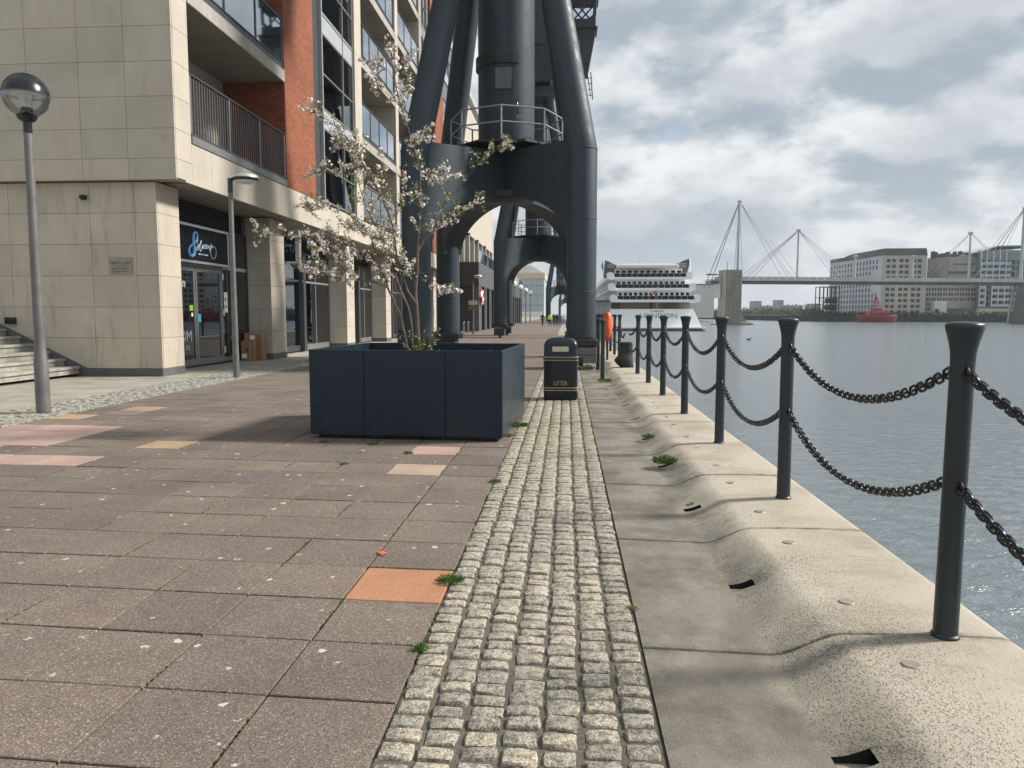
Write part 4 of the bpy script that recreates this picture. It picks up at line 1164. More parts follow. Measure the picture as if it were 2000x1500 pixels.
    for y in (-0.7, 0.9):
        MB().tube([(2.3, y, 21.6), (4.0, y, 23.0), (4.4, y, 30), (4.6, y, 40)], 0.13, 8).build('chord', 'crane', jib)
        MB().tube([(1.9, y, 21.8), (2.4, y, 30), (3.6, y, 40)], 0.13, 8).build('chord', 'crane', jib)
        zs = [22.3, 24.4, 26.6, 28.8, 31, 33.2, 35.4, 37.6, 39.8]
        for i in range(len(zs) - 1):
            MB().tube([(2.1 + i * 0.18, y, zs[i]), (4.1 + i * 0.06, y, zs[i + 1])], 0.06, 6).build('brace', 'crane', jib)
            MB().tube([(4.05 + i * 0.06, y, zs[i]), (2.2 + i * 0.18, y, zs[i + 1])], 0.06, 6).build('brace', 'crane', jib)
    MB().bbox(2.0, 4.1, -0.85, 1.05, 22.05, 22.75, 0.03).build('cross_plate', 'crane', jib)
    MB().bbox(1.9, 4.3, -0.85, 1.05, 24.15, 25.2, 0.03).build('cross_plate', 'crane', jib)
    return t
crane1 = make_crane((-2.15, 27.5, 0), 'nearest huge dark blue-grey dock crane straddling the promenade behind the planter')
for y, dx, lab in ((58.2, 0.0, 'second dark dock crane seen through the arch of the nearest one'), (161, 0.9, 'third dock crane, small, seen through the second crane arch'), (300, 2.0, 'most distant dock crane, tiny at the end of the promenade')):
    c = copy_tree(crane1); c.location = (-2.15 + dx, y, 0); c['label'] = lab

# ================================================================== LAMPS
def globe_lamp(x, y, label, h=5.37, r=0.36, group=None, detail=True):
    t = thing('street_lamp', label, 'street lamp', (x, y, 0), group)
    MB().lathe([(0.115, 0), (0.112, 0.9), (0.10, 0.95), (0.085, 1.3), (0.066, h - r - 0.05)], (x, y, 0), 20).build('pole', 'lamp_pole', t)
    MB().lathe([(0.068, -0.28), (0.07, -0.1), (0.13, -0.06), (0.16, 0.0), (0.10, 0.04), (0.09, 0.14), (0.05, 0.16)], (x, y, h - r + 0.02), 20).build('collar', 'black', t)
    if detail:
        pr = [(r * math.sin(a), -r * math.cos(a)) for a in [0.38 + (math.pi * 0.53 - 0.38) * i / 12 for i in range(13)]]
        MB().lathe(pr, (x, y, h), 32).build('globe_bowl', 'glass_clear', t)
        pr = [(1.012 * r * math.sin(a), -1.012 * r * math.cos(a)) for a in [math.pi * 0.52 + math.pi * 0.48 * i / 10 for i in range(11)]]
        MB().lathe(pr, (x, y, h), 32).build('dome', 'black', t)
        MB().lathe([(0.36, 0.01), (0.2, 0.05), (0.12, 0.07)], (x, y, h), 24).build('reflector', 'offwhite', t)
        MB().lathe([(0.085, -0.24), (0.085, -0.10), (0.115, -0.06), (0.115, 0.02), (0.06, 0.06)], (x, y, h), 18).build('lamp_holder', 'silver', t)
    else:
        pr = [(r * math.sin(math.pi * i / 14) + 0.0005, -r * math.cos(math.pi * i / 14)) for i in range(15)]
        MB().lathe(pr, (x, y, h), 20).build('globe', 'white', t)
    return t
def disc_lamp(x, y, label, h=5.24, arm=0.42, group=None):
    t = thing('street_lamp', label, 'street lamp', (x, y, 0), group)
    MB().lathe([(0.085, 0), (0.08, 1.0), (0.06, h - 0.35), (0.055, h - 0.3)], (x, y, 0), 18).build('pole', 'lamp_pole', t)
    MB().lathe([(0.062, h - 0.35), (0.066, h - 0.33), (0.066, h + 0.02), (0.05, h + 0.03)], (x, y, 0), 14).build('pole_cap', 'frame_dk', t)
    MB().tube([(x, y, h - 0.02), (x + arm * 0.4, y, h)], 0.03, 8).build('arm', 'frame_dk', t)
    cx = x + arm
    MB().lathe([(0.34, 0.02), (0.335, 0.06), (0.28, 0.115), (0.18, 0.15), (0.001, 0.165)], (cx, y, h), 28).build('canopy', 'silver', t)
    MB().lathe([(0.30, -0.05), (0.345, -0.02), (0.345, 0.02), (0.30, 0.021)], (cx, y, h), 28).build('rim', 'black', t)
    MB().lathe([(0.001, -0.13), (0.16, -0.115), (0.26, -0.075), (0.30, -0.049)], (cx, y, h), 28).build('diffuser', 'offwhite', t)
    return t
globe_lamp(-9.11, 12.71, 'tall globe street lamp with black dome on the left sett strip')
disc_lamp(-8.88, 20.08, 'slim street lamp with flat silver disc head beside the shop sign')
disc_lamp(-7.8, 64.0, 'distant street lamp with pale disc head by the dark building', 4.75, 0.42)
for i, y in enumerate((110, 125, 141, 158)):
    globe_lamp(-7.5, y, 'white globe lamp, %s in the distant row along the promenade' % ['first', 'second', 'third', 'last'][i], 5.9, 0.42, 'distant globe lamps', False)
t = thing('notice_plate', 'small green and yellow notice plates on the distant disc lamp', 'sign', (-7.8, 63.9, 2.2))
for z in (2.42, 1.98): MB().box(-8.16, -7.44, 63.82, 63.86, z, z + 0.36).build('plate', 'grass_y' if z < 2.2 else 'offwhite', t)

# ================================================================== APARTMENT BUILDING WITH SHOP
XU = -10.30      # upper facade plane (facing the water)
XL = -11.02      # pillar faces below
XG = -11.90      # shop glazing plane
YF = 20.00       # upper end wall
YL = 20.26       # lower end wall
STO = 3.87
LV = [10.1 + STO * i for i in range(5)]
TOPZ = 30.0
bld = thing('apartment_building', 'long apartment building of cream stone, orange brick and glass over ground floor shops', 'building', (-11, 20, 0))
def pnl(x0, x1, y0, y1, z0, z1, mat='stone', name='stone_panel', c=0.004, g=0.0035, ax='y'):
    if ax == 'y': MB().bbox(x0 + g, x1 - g, y0, y1, z0 + g, z1 - g, c).build(name, mat, bld)
    else: MB().bbox(x0, x1, y0 + g, y1 - g, z0 + g, z1 - g, c).build(name, mat, bld)
# cores behind the cladding
MB().box(-40, -11.10, YL + 0.06, 21.45, 0, 5.2).box(-40, -15.5, 21.46, 73, 0, 5.2).box(-40, -12.75, YF + 0.06, 73, 5.6, TOPZ).build('core', 'soffit', bld)
MB().box(-12.74, -10.36, YF + 0.06, 20.85, 5.32, TOPZ).build('corner_core', 'soffit', bld)
zl = [0.21, 1.05, 1.89, 2.74, 3.59, 4.42, 5.235]
xl = [XL, -11.64, -12.9, -15.2, -17.5, -19.8]
for i in range(5):
    for j in range(6):
        pnl(xl[i + 1], xl[i], YL, YL + 0.055, zl[j], zl[j + 1], 'stone_lo')
for j in range(6):
    pnl(XL - 0.075, XL, YL + 0.06, 21.47, zl[j], zl[j + 1], 'stone_lo', ax='x')
MB().poly([(XL + 0.012, YL - 0.03, 0), (XL + 0.012, YL - 0.03, 0.208), (-13.15, YL - 0.03, 0.208), (-19.0, YL - 0.03, 3.1), (-19.0, YL - 0.03, 0)], (0, 0.028, 0)).build('plinth', 'plinth', bld)
MB().box(XL - 0.03, XL + 0.0118, YL - 0.0015, 21.48, 0, 0.208).build('plinth', 'plinth', bld)
# upper end wall panels
zu = [5.25, 5.80, 6.57, 7.39, 8.28, 9.17, 10.05, 10.95, 11.85, 12.8]
xu = [XU, -11.6, -12.87, -14.3, -15.75, -17.2, -18.7]
for i in range(6):
    for j in range(9):
        pnl(xu[i + 1], xu[i], YF, YF + 0.055, zu[j], zu[j + 1])
for j in range(9):
    pnl(XU - 0.055, XU, YF + 0.06, 20.9, zu[j], zu[j + 1], ax='x')
MB().box(-19, XU, YF + 0.001, YL + 0.25, 5.262, 5.30).build('soffit', 'soffit', bld)
# fascia band over the shops
ys = [20.9, 22.1, 23.35, 24.6, 25.85, 27.1, 28.35, 29.6, 30.85, 32.1, 33.35, 34.6, 35.85, 37.1, 38.35, 39.6, 40.85, 42.1, 43.35, 44.6, 45.85, 47.1]
for i in range(len(ys) - 1): pnl(XU - 0.055, XU, ys[i], ys[i + 1], 5.25, 6.36, 'stone', 'fascia_panel', ax='x')
for i in range(13): pnl(XU - 0.055, XU, 47.1 + 2 * i, 49.1 + 2 * i if i < 12 else 73, 5.25, 6.36, 'stone', 'fascia_panel', ax='x')
MB().box(-12.4, XU - 0.06, 20.9, 73, 5.27, 6.3).build('fascia_core', 'soffit', bld)
# pillars of stacked blocks
PIL = [(28.1, 29.55), (38.0, 39.4), (46.4, 47.7), (54.8, 56.1), (63.2, 64.5), (71.6, 73.0)]
for y0, y1 in PIL:
    for j in range(6):
        MB().bbox(-12.4, XL + 0.03, y0, y1, zl[j] + 0.004, zl[j + 1] - 0.004, 0.006).build('pillar_block', 'stone', bld)
    MB().box(-12.42, XL + 0.045, y0 - 0.015, y1 + 0.015, 0, 0.21).build('plinth', 'plinth', bld)
    MB().box(-12.35, XL + 0.01, y0 + 0.01, y1 - 0.01, 0.2, 5.25).build('pillar_core', 'plinth', bld)
# shop glazing
def bar(x0, x1, y0, y1, z0, z1, mat, parent, name='mullion'): return MB().bbox(x0, x1, y0, y1, z0, z1, 0.006).build(name, mat, parent)
def glaze(y0, y1, z0, z1, mat, parent, x=XG, name='glass_pane'): return MB().box(x - 0.012, x, y0, y1, z0, z1).build(name, mat, parent)
bays = [(21.5, 28.1)] + [(PIL[i][1], PIL[i + 1][0]) for i in range(5)]
for bi, (y0, y1) in enumerate(bays):
    # louvred header
    bar(XG - 0.10, XG + 0.02, y0, y1, 4.50 if bi == 0 else 4.35, 4.58 if bi == 0 else 4.43, 'frame_dk', bld, 'header')
    MB().box(XG - 0.20, XG - 0.17, y0, y1, 4.4, 5.25).build('louvre_back', 'dark', bld)
    for k in range(8):
        z = 4.60 + 0.08 * k if bi == 0 else 4.45 + 0.098 * k
        MB().hexa([(XG - 0.10, y0, z), (XG, y0, z - 0.03), (XG, y1, z - 0.03), (XG - 0.10, y1, z), (XG - 0.10, y0, z + 0.018), (XG, y0, z - 0.012), (XG, y1, z - 0.012), (XG - 0.10, y1, z + 0.018)]).build('louvre_blade', 'frame_dk', bld)
    if bi == 0:
        bar(XG - 0.06, XG + 0.03, y0, y1, 3.22, 3.34, 'frame', bld, 'transom')
        for y in (26.32, 28.05): bar(XG - 0.06, XG + 0.03, y - 0.04, y + 0.04, 0.1, 4.5, 'frame_dk', bld)
        bar(XG - 0.06, XG + 0.03, 25.86, 25.96, 0.08, 4.5, 'frame', bld)
        glaze(25.96, 26.28, 0.2, 3.2, 'glass_shop', bld); glaze(26.36, 28.0, 0.2, 3.2, 'glass_shop', bld); glaze(25.96, 28.0, 3.34, 4.5, 'glass_win', bld)
        bar(XG - 0.06, XG + 0.03, 25.96, 28.0, 0.06, 0.2, 'frame', bld, 'bottom_rail')
        for d0, d1, nm in ((22.25, 23.98, 'left'), (24.02, 25.84, 'right')):
            dr = MB().bbox(XG - 0.05, XG + 0.035, d0, d0 + 0.10, 0.05, 3.2, 0.006).bbox(XG - 0.05, XG + 0.035, d1 - 0.10, d1, 0.05, 3.2, 0.006).bbox(XG - 0.05, XG + 0.034, d0 + 0.1, d1 - 0.1, 0.05, 0.26, 0.006).bbox(XG - 0.05, XG + 0.034, d0 + 0.1, d1 - 0.1, 3.06, 3.2, 0.006).build('shop_door', 'frame', bld)
            glaze(d0 + 0.1, d1 - 0.1, 0.26, 3.06, 'glass_shop', dr)
        for z in (0.35, 1.62, 2.85): MB().bbox(XG + 0.03, XG + 0.09, 25.84, 25.97, z, z + 0.24, 0.02).build('hinge', 'silver', bld)
        # stickers and lettering on the glass
        MB().box(XG + 0.002, XG + 0.006, 24.13, 24.36, 1.44, 1.70).build('sticker', 'teal', bld)
        MB().box(XG + 0.002, XG + 0.006, 23.62, 23.84, 1.80, 1.98).build('sticker', 'lime', bld)
        MB().box(XG + 0.002, XG + 0.006, 23.72, 23.82, 1.62, 1.74).build('sticker', 'white', bld)
        MB().box(XG + 0.040, XG + 0.046, 26.0, 26.27, 1.75, 2.45).build('notice', 'offwhite', bld)
        for z in (1.9, 2.15): MB().box(XG + 0.047, XG + 0.049, 26.05, 26.2, z, z + 0.1).build('notice_print', 'frame', bld)
        text('open', 0.42, (XG + 0.004, 22.98, 2.66), (0, 1, 0), (0, 0, 1), 'white', bld)
        text('SDM', 0.50, (XG + 0.004, 23.22, 0.98), (0, 1, 0), (0, 0, 1), 'spandrel', bld)
        text('to', 0.30, (XG + 0.004, 23.42, 0.66), (0, 1, 0), (0, 0, 1), 'spandrel', bld)
    else:
        m = y0 + (y1 - y0) * 0.505
        q = [y0 + 0.05, y0 + (y1 - y0) * 0.25, m, y1 - (y1 - y0) * 0.25, y1 - 0.05]
        for i, y in enumerate(q):
            w = 0.16 if i == 2 else 0.04
            bar(XG - 0.08, XG + (0.22 if i == 2 else 0.03), y - w, y + w, 0.05, 4.35, 'frame_dk' if i in (0, 2) else 'frame', bld)
        for i in range(4):
            bar(XG - 0.05, XG + 0.025, q[i] + 0.04, q[i + 1] - 0.04, 3.10, 3.18, 'silver' if i > 1 else 'frame_dk', bld, 'transom')
            bar(XG - 0.05, XG + 0.025, q[i] + 0.04, q[i + 1] - 0.04, 0.05, 0.30, 'frame' if i > 1 else 'frame_dk', bld, 'bottom_rail')
            glaze(q[i] + 0.04, q[i + 1] - 0.04, 0.30, 3.10, 'glass_shop', bld); glaze(q[i] + 0.04, q[i + 1] - 0.04, 3.18, 4.35, 'glass_win', bld)
            if i != 0: MB().box(XG - 0.020, XG - 0.014, q[i] + 0.05, q[i + 1] - 0.05, 1.1, 2.0).build('frosted_band', 'glass_bal', bld)
# interiors behind the shop glass
MB().box(-15.5, XG - 0.3, 21.46, 73, -0.003, 0.03).build('shop_floor', 'room', bld)
MB().box(-15.5, XG - 0.25, 21.46, 73, 4.42, 4.5).build('shop_ceiling', 'room', bld)
MB().box(-15.49, -15.3, 21.46, 73, 0.03, 4.4).build('shop_back_wall', 'room', bld)
r = random.Random(5)
for y, dx, w, h, m in ((23.0, 1.0, 1.0, 1.1, 'frame'), (24.7, 1.6, 1.4, 1.3, 'flat'), (22.6, 2.2, 0.6, 2.0, 'room_pale'), (27.2, 0.9, 0.9, 1.0, 'room_pale'), (30.4, 1.0, 0.5, 2.6, 'offwhite'), (31.8, 0.8, 0.9, 0.9, 'red'), (33.0, 1.3, 0.4, 2.4, 'flat2'), (36.0, 0.9, 1.6, 1.2, 'conc'), (41, 1.0, 1.8, 1.3, 'conc'), (44.3, 1.2, 1.4, 2.2, 'room_pale'), (50, 1, 2, 1.2, 'flat'), (58, 1, 2, 1.4, 'conc')):
    x = XG - 0.3 - dx
    MB().bbox(x - 0.4, x, y, y + w, 0.03, h, 0.03).bbox(x - 0.45, x + 0.05, y - 0.05, y + w + 0.05, h, h + 0.05, 0.01).build('shop_furniture', m, bld)
# brick piers, metal column, fins
def brickpier(y0, y1): MB().box(-14.0, XU + 0.012, y0, y1, 6.365, TOPZ).build('brick_pier', 'brick', bld)
brickpier(28.15, 31.45); brickpier(58.8, 64.6)
MB().bbox(-13, XU - 0.14, 31.452, 32.62, 6.36, TOPZ, 0.01).build('metal_column', 'frame_dk', bld)
for y in (32.62, 57.5): MB().bbox(XU - 0.2, XU + 0.02, y, y + 0.10, 6.36, TOPZ, 0.01).build('edge_trim', 'silver', bld)
for y0, y1 in ((37.55, 38.75), (46.5, 47.25), (54.1, 54.9), (71.9, 73.0)):
    for k in range(6): MB().bbox(-12.7, XU + 0.05, y0, y1, 6.37 + 3.94 * k, 6.365 + 3.94 * (k + 1), 0.008).build('stone_fin', 'stone', bld)
# fully glazed bays
def glassbay(y0, y1, ym):
    xg = XU - 0.10
    for k in range(-1, 5):
        zb = 10.40 + STO * k if k >= 0 else 6.52
        zt = 13.46 + STO * k if k >= 0 else 9.55
        MB().bbox(xg - 0.06, xg + 0.03, y0, y1, zt, zt + (0.92 if k >= 0 else 0.84), 0.01).build('spandrel_panel', 'spandrel', bld)
        zm = zb + (zt - zb) * 0.47
        w = MB().bbox(xg - 0.04, xg + 0.05, y0, y1, zb - 0.05, zb + 0.03, 0.006).bbox(xg - 0.04, xg + 0.05, y0, y1, zm - 0.035, zm + 0.035, 0.006).bbox(xg - 0.04, xg + 0.05, y0, y1, zt - 0.03, zt + 0.05, 0.006).build('window_frame', 'frame', bld)
        for a, b in ((y0 + 0.04, ym - 0.035), (ym + 0.035, y1 - 0.04)):
            for c, d in ((zb + 0.03, zm - 0.035), (zm + 0.035, zt - 0.03)):
                MB().box(xg - 0.012, xg, a, b, c, d).build('pane', 'glass_win', w)
        rr = random.Random(k * 7 + int(y0))
        for a, b in ((y0, ym), (ym, y1)):
            if rr.random() < 0.7:
                u = a + (b - a) * rr.uniform(0.0, 0.5)
                MB().box(xg - 0.5, xg - 0.42, u, u + (b - a) * rr.uniform(0.2, 0.5), zb, zt).build('curtain', 'room_pale', bld)
        MB().box(-12.74, xg - 0.08, y0, y1, zt + 0.1, zt + 0.4).build('floor_slab', 'room', bld)
    for y in (y0 + 0.02, ym, y1 - 0.02):
        MB().bbox(xg - 0.05, xg + 0.06, y - 0.035, y + 0.035, 6.4, TOPZ, 0.006).build('mullion', 'frame', bld)
    MB().box(-12.745, -12.72, y0, y1, 6.4, TOPZ).build('room_wall', 'room_pale', bld)
glassbay(32.74, 37.53, 35.9); glassbay(54.92, 57.5, 56.2); glassbay(64.62, 71.88, 68.2)
# balconies
def balcony(y0, y1, bars0, np):
    MB().box(-12.744, -12.60, y0, y1, 6.36, TOPZ).build('balcony_back_wall', 'stone', bld)
    for k in range(-1, 5):
        zb = 10.1 + STO * k
        if k >= 0:
            sl = MB().box(-12.58, XU - 0.05, y0 + 0.004, y1 - 0.004, zb, zb + 0.36).build('balcony_slab', 'soffit', bld)
            MB().bbox(XU - 0.049, XU + 0.03, y0 + 0.002, y1 - 0.002, zb - 0.02, zb + 0.40, 0.012).build('slab_edge', 'conc', sl)
            MB().box(XU - 0.12, XU - 0.03, y0 + 0.004, y1 - 0.004, zb + 0.405, zb + 0.62).build('rail_channel', 'frame_dk', sl)
            z0, z1 = zb + 0.62, zb + 2.12
        else:
            z0, z1 = 6.60, 8.20
        rl = MB().bbox(XU - 0.10, XU + 0.0, y0 + 0.02, y1 - 0.02, z1, z1 + 0.06, 0.01).bbox(XU - 0.09, XU - 0.01, y0 + 0.02, y1 - 0.02, z0 + (0.02 if k >= 0 else 0.0), z0 + 0.07, 0.01).build('balustrade', 'frame_dk' if k >= 0 or bars0 else 'frame', bld)
        n = np
        if k >= 0 or not bars0:
            for i in range(n + 1):
                y = y0 + 0.05 + (y1 - y0 - 0.1) * i / n
                MB().bbox(XU - 0.085, XU - 0.015, y - 0.045, y + 0.045, z0 + 0.07, z1, 0.008).build('upright', 'frame_dk', rl)
                if i < n: MB().box(XU - 0.055, XU - 0.04, y + 0.05, y + (y1 - y0 - 0.1) / n - 0.05, z0 + 0.08, z1 - 0.01).build('glass_panel', 'glass_bal' if k >= 0 else 'pane_grey', rl)
        else:
            bm = MB().box(-0.010, 0.010, -0.022, 0.022, z0 + 0.07, z1).mesh('bar', 'darkclad2')
            nb = int((y1 - y0) / 0.16)
            for i in range(1, nb):
                inst('bar', bm, rl, (XU - 0.05, y0 + (y1 - y0) * i / nb, 0))
            for f in (0.0, 0.35, 0.68, 1.0):
                y = y0 + 0.05 + (y1 - y0 - 0.1) * f
                MB().bbox(XU - 0.085, XU - 0.015, y - 0.04, y + 0.04, z0 + 0.07, z1, 0.006).build('upright', 'frame', rl)
            MB().box(XU - 0.14, XU + 0.03, y0 + 0.004, y1 - 0.004, 6.365, 6.58).build('rail_channel', 'frame', bld)
        # glazed doors onto the balcony
        a = y0 + (y1 - y0) * 0.12; b = y0 + (y1 - y0) * 0.62
        dz = zb + 0.40 if k >= 0 else 6.40
        d = MB().bbox(-12.60, -12.52, a, b, dz, dz + 2.75, 0.01).build('balcony_door', 'frame_dk', bld)
        for i in range(3):
            MB().box(-12.52, -12.512, a + 0.05 + (b - a) / 3 * i, a - 0.03 + (b - a) / 3 * (i + 1), dz + 0.06, dz + 2.68).build('pane', 'pane_dk', d)
balcony(20.92, 28.13, True, 3); balcony(38.77, 46.48, False, 4); balcony(47.27, 54.08, False, 3)
MB().box(-12.6, XU - 0.02, 28.135, 28.148, 6.36, TOPZ).build('brick_return', 'brick', bld)

# stair with stone treads rising along the end wall
st = thing('stair', 'grey stone stair rising along the end wall at the far left', 'stairs', (-14.5, 18, 0))
for k in range(8):
    x1 = -13.36 - 0.412 * k; z = 0.07 + 0.205 * (k + 1)
    MB().bbox(x1 - (0.45 if k < 7 else 3.0), x1, 13.0, YL - 0.035, z - 0.075, z, 0.012).build('tread', 'step', st)
    MB().box(x1 - (0.43 if k < 7 else 3.0), x1 - 0.045, 13.02, YL - 0.04, z - 0.205, z - 0.076).build('riser', 'step', st)
MB().hexa([(-16.7, 13.04, 0), (-13.42, 13.04, 0), (-13.42, YL - 0.05, 0), (-16.7, YL - 0.05, 0), (-16.7, 13.04, 1.35), (-13.9, 13.04, 0.02), (-13.9, YL - 0.05, 0.02), (-16.7, YL - 0.05, 1.35)]).build('core', 'plinth', st)

# fittings on the wall
t = thing('wall_plaque', 'small engraved metal plaque on the cream end wall', 'plaque', (-12.08, YL, 3.0))
MB().bbox(-12.42, -11.75, YL - 0.03, YL - 0.004, 2.79, 3.23, 0.006).build('plate', 'plaque', t)
for x in (-12.37, -11.82): MB().lathe([(0.001, 0.02), (0.02, 0.012), (0.025, 0)], (x, YL - 0.035, 3.17), 10).build('screw_cap', 'silver', t)
text('CAPITAL EAST', 0.105, (-12.085, YL - 0.031, 3.075), (1, 0, 0), (0, 0, 1), 'ink', t, sx=0.92)
text('PRIVATE PROPERTY', 0.062, (-12.085, YL - 0.031, 2.925), (1, 0, 0), (0, 0, 1), 'ink', t, sx=0.95)
text('RESIDENTS ONLY', 0.062, (-12.085, YL - 0.031, 2.85), (1, 0, 0), (0, 0, 1), 'ink', t, sx=0.95)
MB().box(-12.22, -11.90, YL - 0.032, YL - 0.0302, 2.992, 3.004).box(-12.28, -12.255, YL - 0.032, YL - 0.0302, 2.985, 3.01).build('rule', 'ink', t)
t = thing('security_camera', 'black dome security camera high on the cream end wall', 'camera', (-12.98, YL, 4.85))
MB().lathe([(0.001, -0.11), (0.06, -0.095), (0.10, -0.04), (0.105, 0.0), (0.07, 0.03), (0.001, 0.05)], (-12.98, YL - 0.13, 4.85), 18).build('dome', 'black', t)
MB().tube([(-12.98, YL + 0.0, 4.87), (-12.98, YL - 0.1, 4.87)], 0.035, 10).build('bracket', 'black', t)
t = thing('stair_light', 'black box light on the end wall above the stair', 'wall light', (-15.3, YL, 1.5))
MB().bbox(-15.45, -15.15, YL - 0.09, YL - 0.003, 1.42, 1.61, 0.015).build('housing', 'black', t)
MB().box(-15.42, -15.18, YL - 0.08, YL - 0.02, 1.415, 1.4195).build('lens', 'offwhite', t)

# shop signs with the blue brush lettering
def trace(pts, f, mat, parent, r0, rs=None):
    mb = MB(); q = [f(x, y) for x, y in pts]
    res = []
    n = len(q)
    for i in range(n - 1):
        p0 = q[max(0, i - 1)]; p1 = q[i]; p2 = q[i + 1]; p3 = q[min(n - 1, i + 2)]
        for s in range(4):
            w = s / 4.0
            res.append(0.5 * ((2 * p1) + (p2 - p0) * w + (2 * p0 - 5 * p1 + 4 * p2 - p3) * w * w + (3 * p1 - p0 - 3 * p2 + p3) * w ** 3))
    res.append(q[-1])
    rad = [r0] * len(res) if rs is None else [r0 * (1 + rs * math.sin(math.pi * i / (len(res) - 1)) ** 2) for i in range(len(res))]
    mb.tube(res, rad, 6)
    return mb.build('lettering', mat, parent)
BIGS = [(735, 640), (757, 560), (745, 485), (705, 458), (662, 490), (640, 580), (643, 700), (660, 850), (668, 950), (655, 1050), (605, 1090), (550, 1055), (527, 965), (545, 870), (600, 795), (700, 720), (738, 650)]
SCRIPT = [[(775, 660), (748, 690), (758, 760), (782, 840), (765, 920), (735, 932), (722, 890), (770, 830), (812, 780)], [(800, 850), (845, 760), (862, 690), (842, 690), (822, 800), (815, 920), (838, 965), (868, 890)], [(868, 890), (905, 790), (890, 860), (905, 885), (935, 840)], [(975, 800), (950, 800), (928, 860), (945, 900), (985, 860)], [(985, 860), (1010, 820), (1000, 795), (978, 840), (990, 895), (1025, 880), (1058, 810)], [(1058, 810), (1052, 870), (1072, 890), (1105, 820), (1130, 775)],
          [(1130, 775), (1095, 870), (1075, 965)], [(1150, 880), (1120, 850), (1165, 828), (1220, 865), (1252, 960), (1245, 1080), (1200, 1165), (1150, 1145), (1115, 1065), (1102, 965), (1125, 880), (1165, 850)]]
t = thing('shop_sign', 'wide black fascia sign with blue script lettering over the shop doors', 'sign', (-11.8, 24.2, 3.3))
XS = -11.66
MB().bbox(-11.87, XS - 0.012, 22.48, 26.04, 3.30, 4.48, 0.01).build('box', 'frame_dk', t)
MB().box(XS - 0.0115, XS - 0.004, 22.55, 25.97, 3.37, 4.41).build('face', 'signface', t)
for a in ((22.47, 26.05, 3.29, 3.37), (22.47, 26.05, 4.41, 4.49), (22.47, 22.555, 3.371, 4.409), (25.965, 26.05, 3.371, 4.409)):
    MB().bbox(XS - 0.08, XS + 0.02, a[0], a[1], a[2], a[3], 0.006).build('trim', 'silver', t)
def sp(x, y):
    p = onx(330 + x * 130 / 1773.0, 420 + y * 110 / 1500.0, XS); return V((XS + 0.004, p.y, p.z))
trace(BIGS, sp, 'blue1', t, 0.022, 1.4)
for s in SCRIPT: trace(s, sp, 'blue2', t, 0.013)
pA = sp(790, 1010); pB = sp(1040, 1110)
MB().box(XS - 0.003, XS + 0.001, pA.y, pB.y, pB.z + 0.02, pA.z - 0.01).build('tag_panel', 'blue2', t)
text('EVENTS', 0.12, (XS + 0.0025, (pA.y + pB.y) / 2, (pA.z + pB.z) / 2), (0, 1, 0), (0, 0, 1), 'signface', t)
t = thing('projecting_sign', 'small square projecting sign with blue lettering on the second pillar', 'sign', (-10.9, 29.7, 3.7))
MB().bbox(-11.38, -10.42, 29.64, 29.86, 3.66, 4.96, 0.012).build('box', 'silver', t)
MB().box(-11.31, -10.58, 29.632, 29.638, 3.74, 4.88).build('face', 'signface', t)
def sp2(x, y): return V((-11.27 + (x - 520) / 750.0 * 0.66, 29.628, 4.42 - (y - 780) / 750.0 * 0.62))
trace(BIGS, sp2, 'blue1', t, 0.012, 1.0)
for s in SCRIPT: trace(s, sp2, 'blue1', t, 0.007)
text('EVENTS', 0.07, (-11.0, 29.63, 4.14), (1, 0, 0), (0, 0, 1), 'blue1', t)

# cardboard boxes by the pillar
t = thing('cardboard_box', 'brown cardboard box standing in front, leaning on the taller one by the pillar', 'box', (-11.6, 27.4, 0))
MB().bbox(-11.83, -11.36, 27.20, 27.52, 0.0, 0.72, 0.008).build('carton', 'card', t)
MB().box(-11.80, -11.62, 27.194, 27.199, 0.10, 0.26).build('label', 'white', t)
MB().box(-11.50, -11.44, 27.194, 27.199, 0.0, 0.72).build('tape', 'tape', t)
MB().box(-11.60, -11.56, 27.193, 27.1985, 0.33, 0.46).build('print', 'ink', t)
t = thing('cardboard_box', 'tall brown cardboard box standing behind against the stone pillar', 'box', (-11.5, 27.8, 0))
MB().bbox(-11.85, -11.18, 27.54, 27.98, 0.0, 0.99, 0.008).build('carton', 'card', t)
MB().box(-11.62, -11.43, 27.533, 27.539, 0.76, 0.92).build('label', 'white', t)

# ================================================================== SECOND BUILDING (dark plinth, cream block)
b2 = thing('plinth_building', 'dark clad two-storey block with cream upper storeys beyond the apartment building', 'building', (-9, 74, 0))
X2 = -8.45
MB().box(-30, X2 - 0.5, 74.2, 147, 0.0, 6.55).build('core', 'darkclad', b2)
MB().bbox(-30, X2, 73.8, 147, 4.35, 6.62, 0.02).build('dark_fascia', 'darkclad', b2)
for k in range(7): MB().box(X2 + 0.002, X2 + 0.02, 73.82 + 10.4 * k, 73.82 + 10.4 * k + 10.36, 4.37, 6.60).build('fascia_panel', 'darkclad2', b2)
for k in range(15):
    y = 74.0 + 5.0 * k
    MB().bbox(X2 - 0.55, X2, y, y + 1.7, 0, 4.35, 0.02).build('pier', 'darkclad2' if k < 1 else 'darkclad', b2)
    MB().bbox(X2 - 0.45, X2 - 0.06, y + 2.6, y + 2.8, 0, 4.35, 0.02).build('steel_post', 'galv', b2)
    MB().box(X2 - 0.498, X2 - 0.47, y + 1.72, y + 4.98, 0.05, 4.3).build('shopfront_pane', 'pane_dk', b2)
MB().box(-30, X2 - 1.9, 73.8, 146, 6.63, 9.7).build('recessed_storey', 'soffit', b2)
for k in range(8): MB().bbox(X2 - 1.88, X2 - 1.5, 74.6 + 4.1 * k, 74.95 + 4.1 * k, 6.62, 9.72, 0.02).build('column', 'stone', b2)
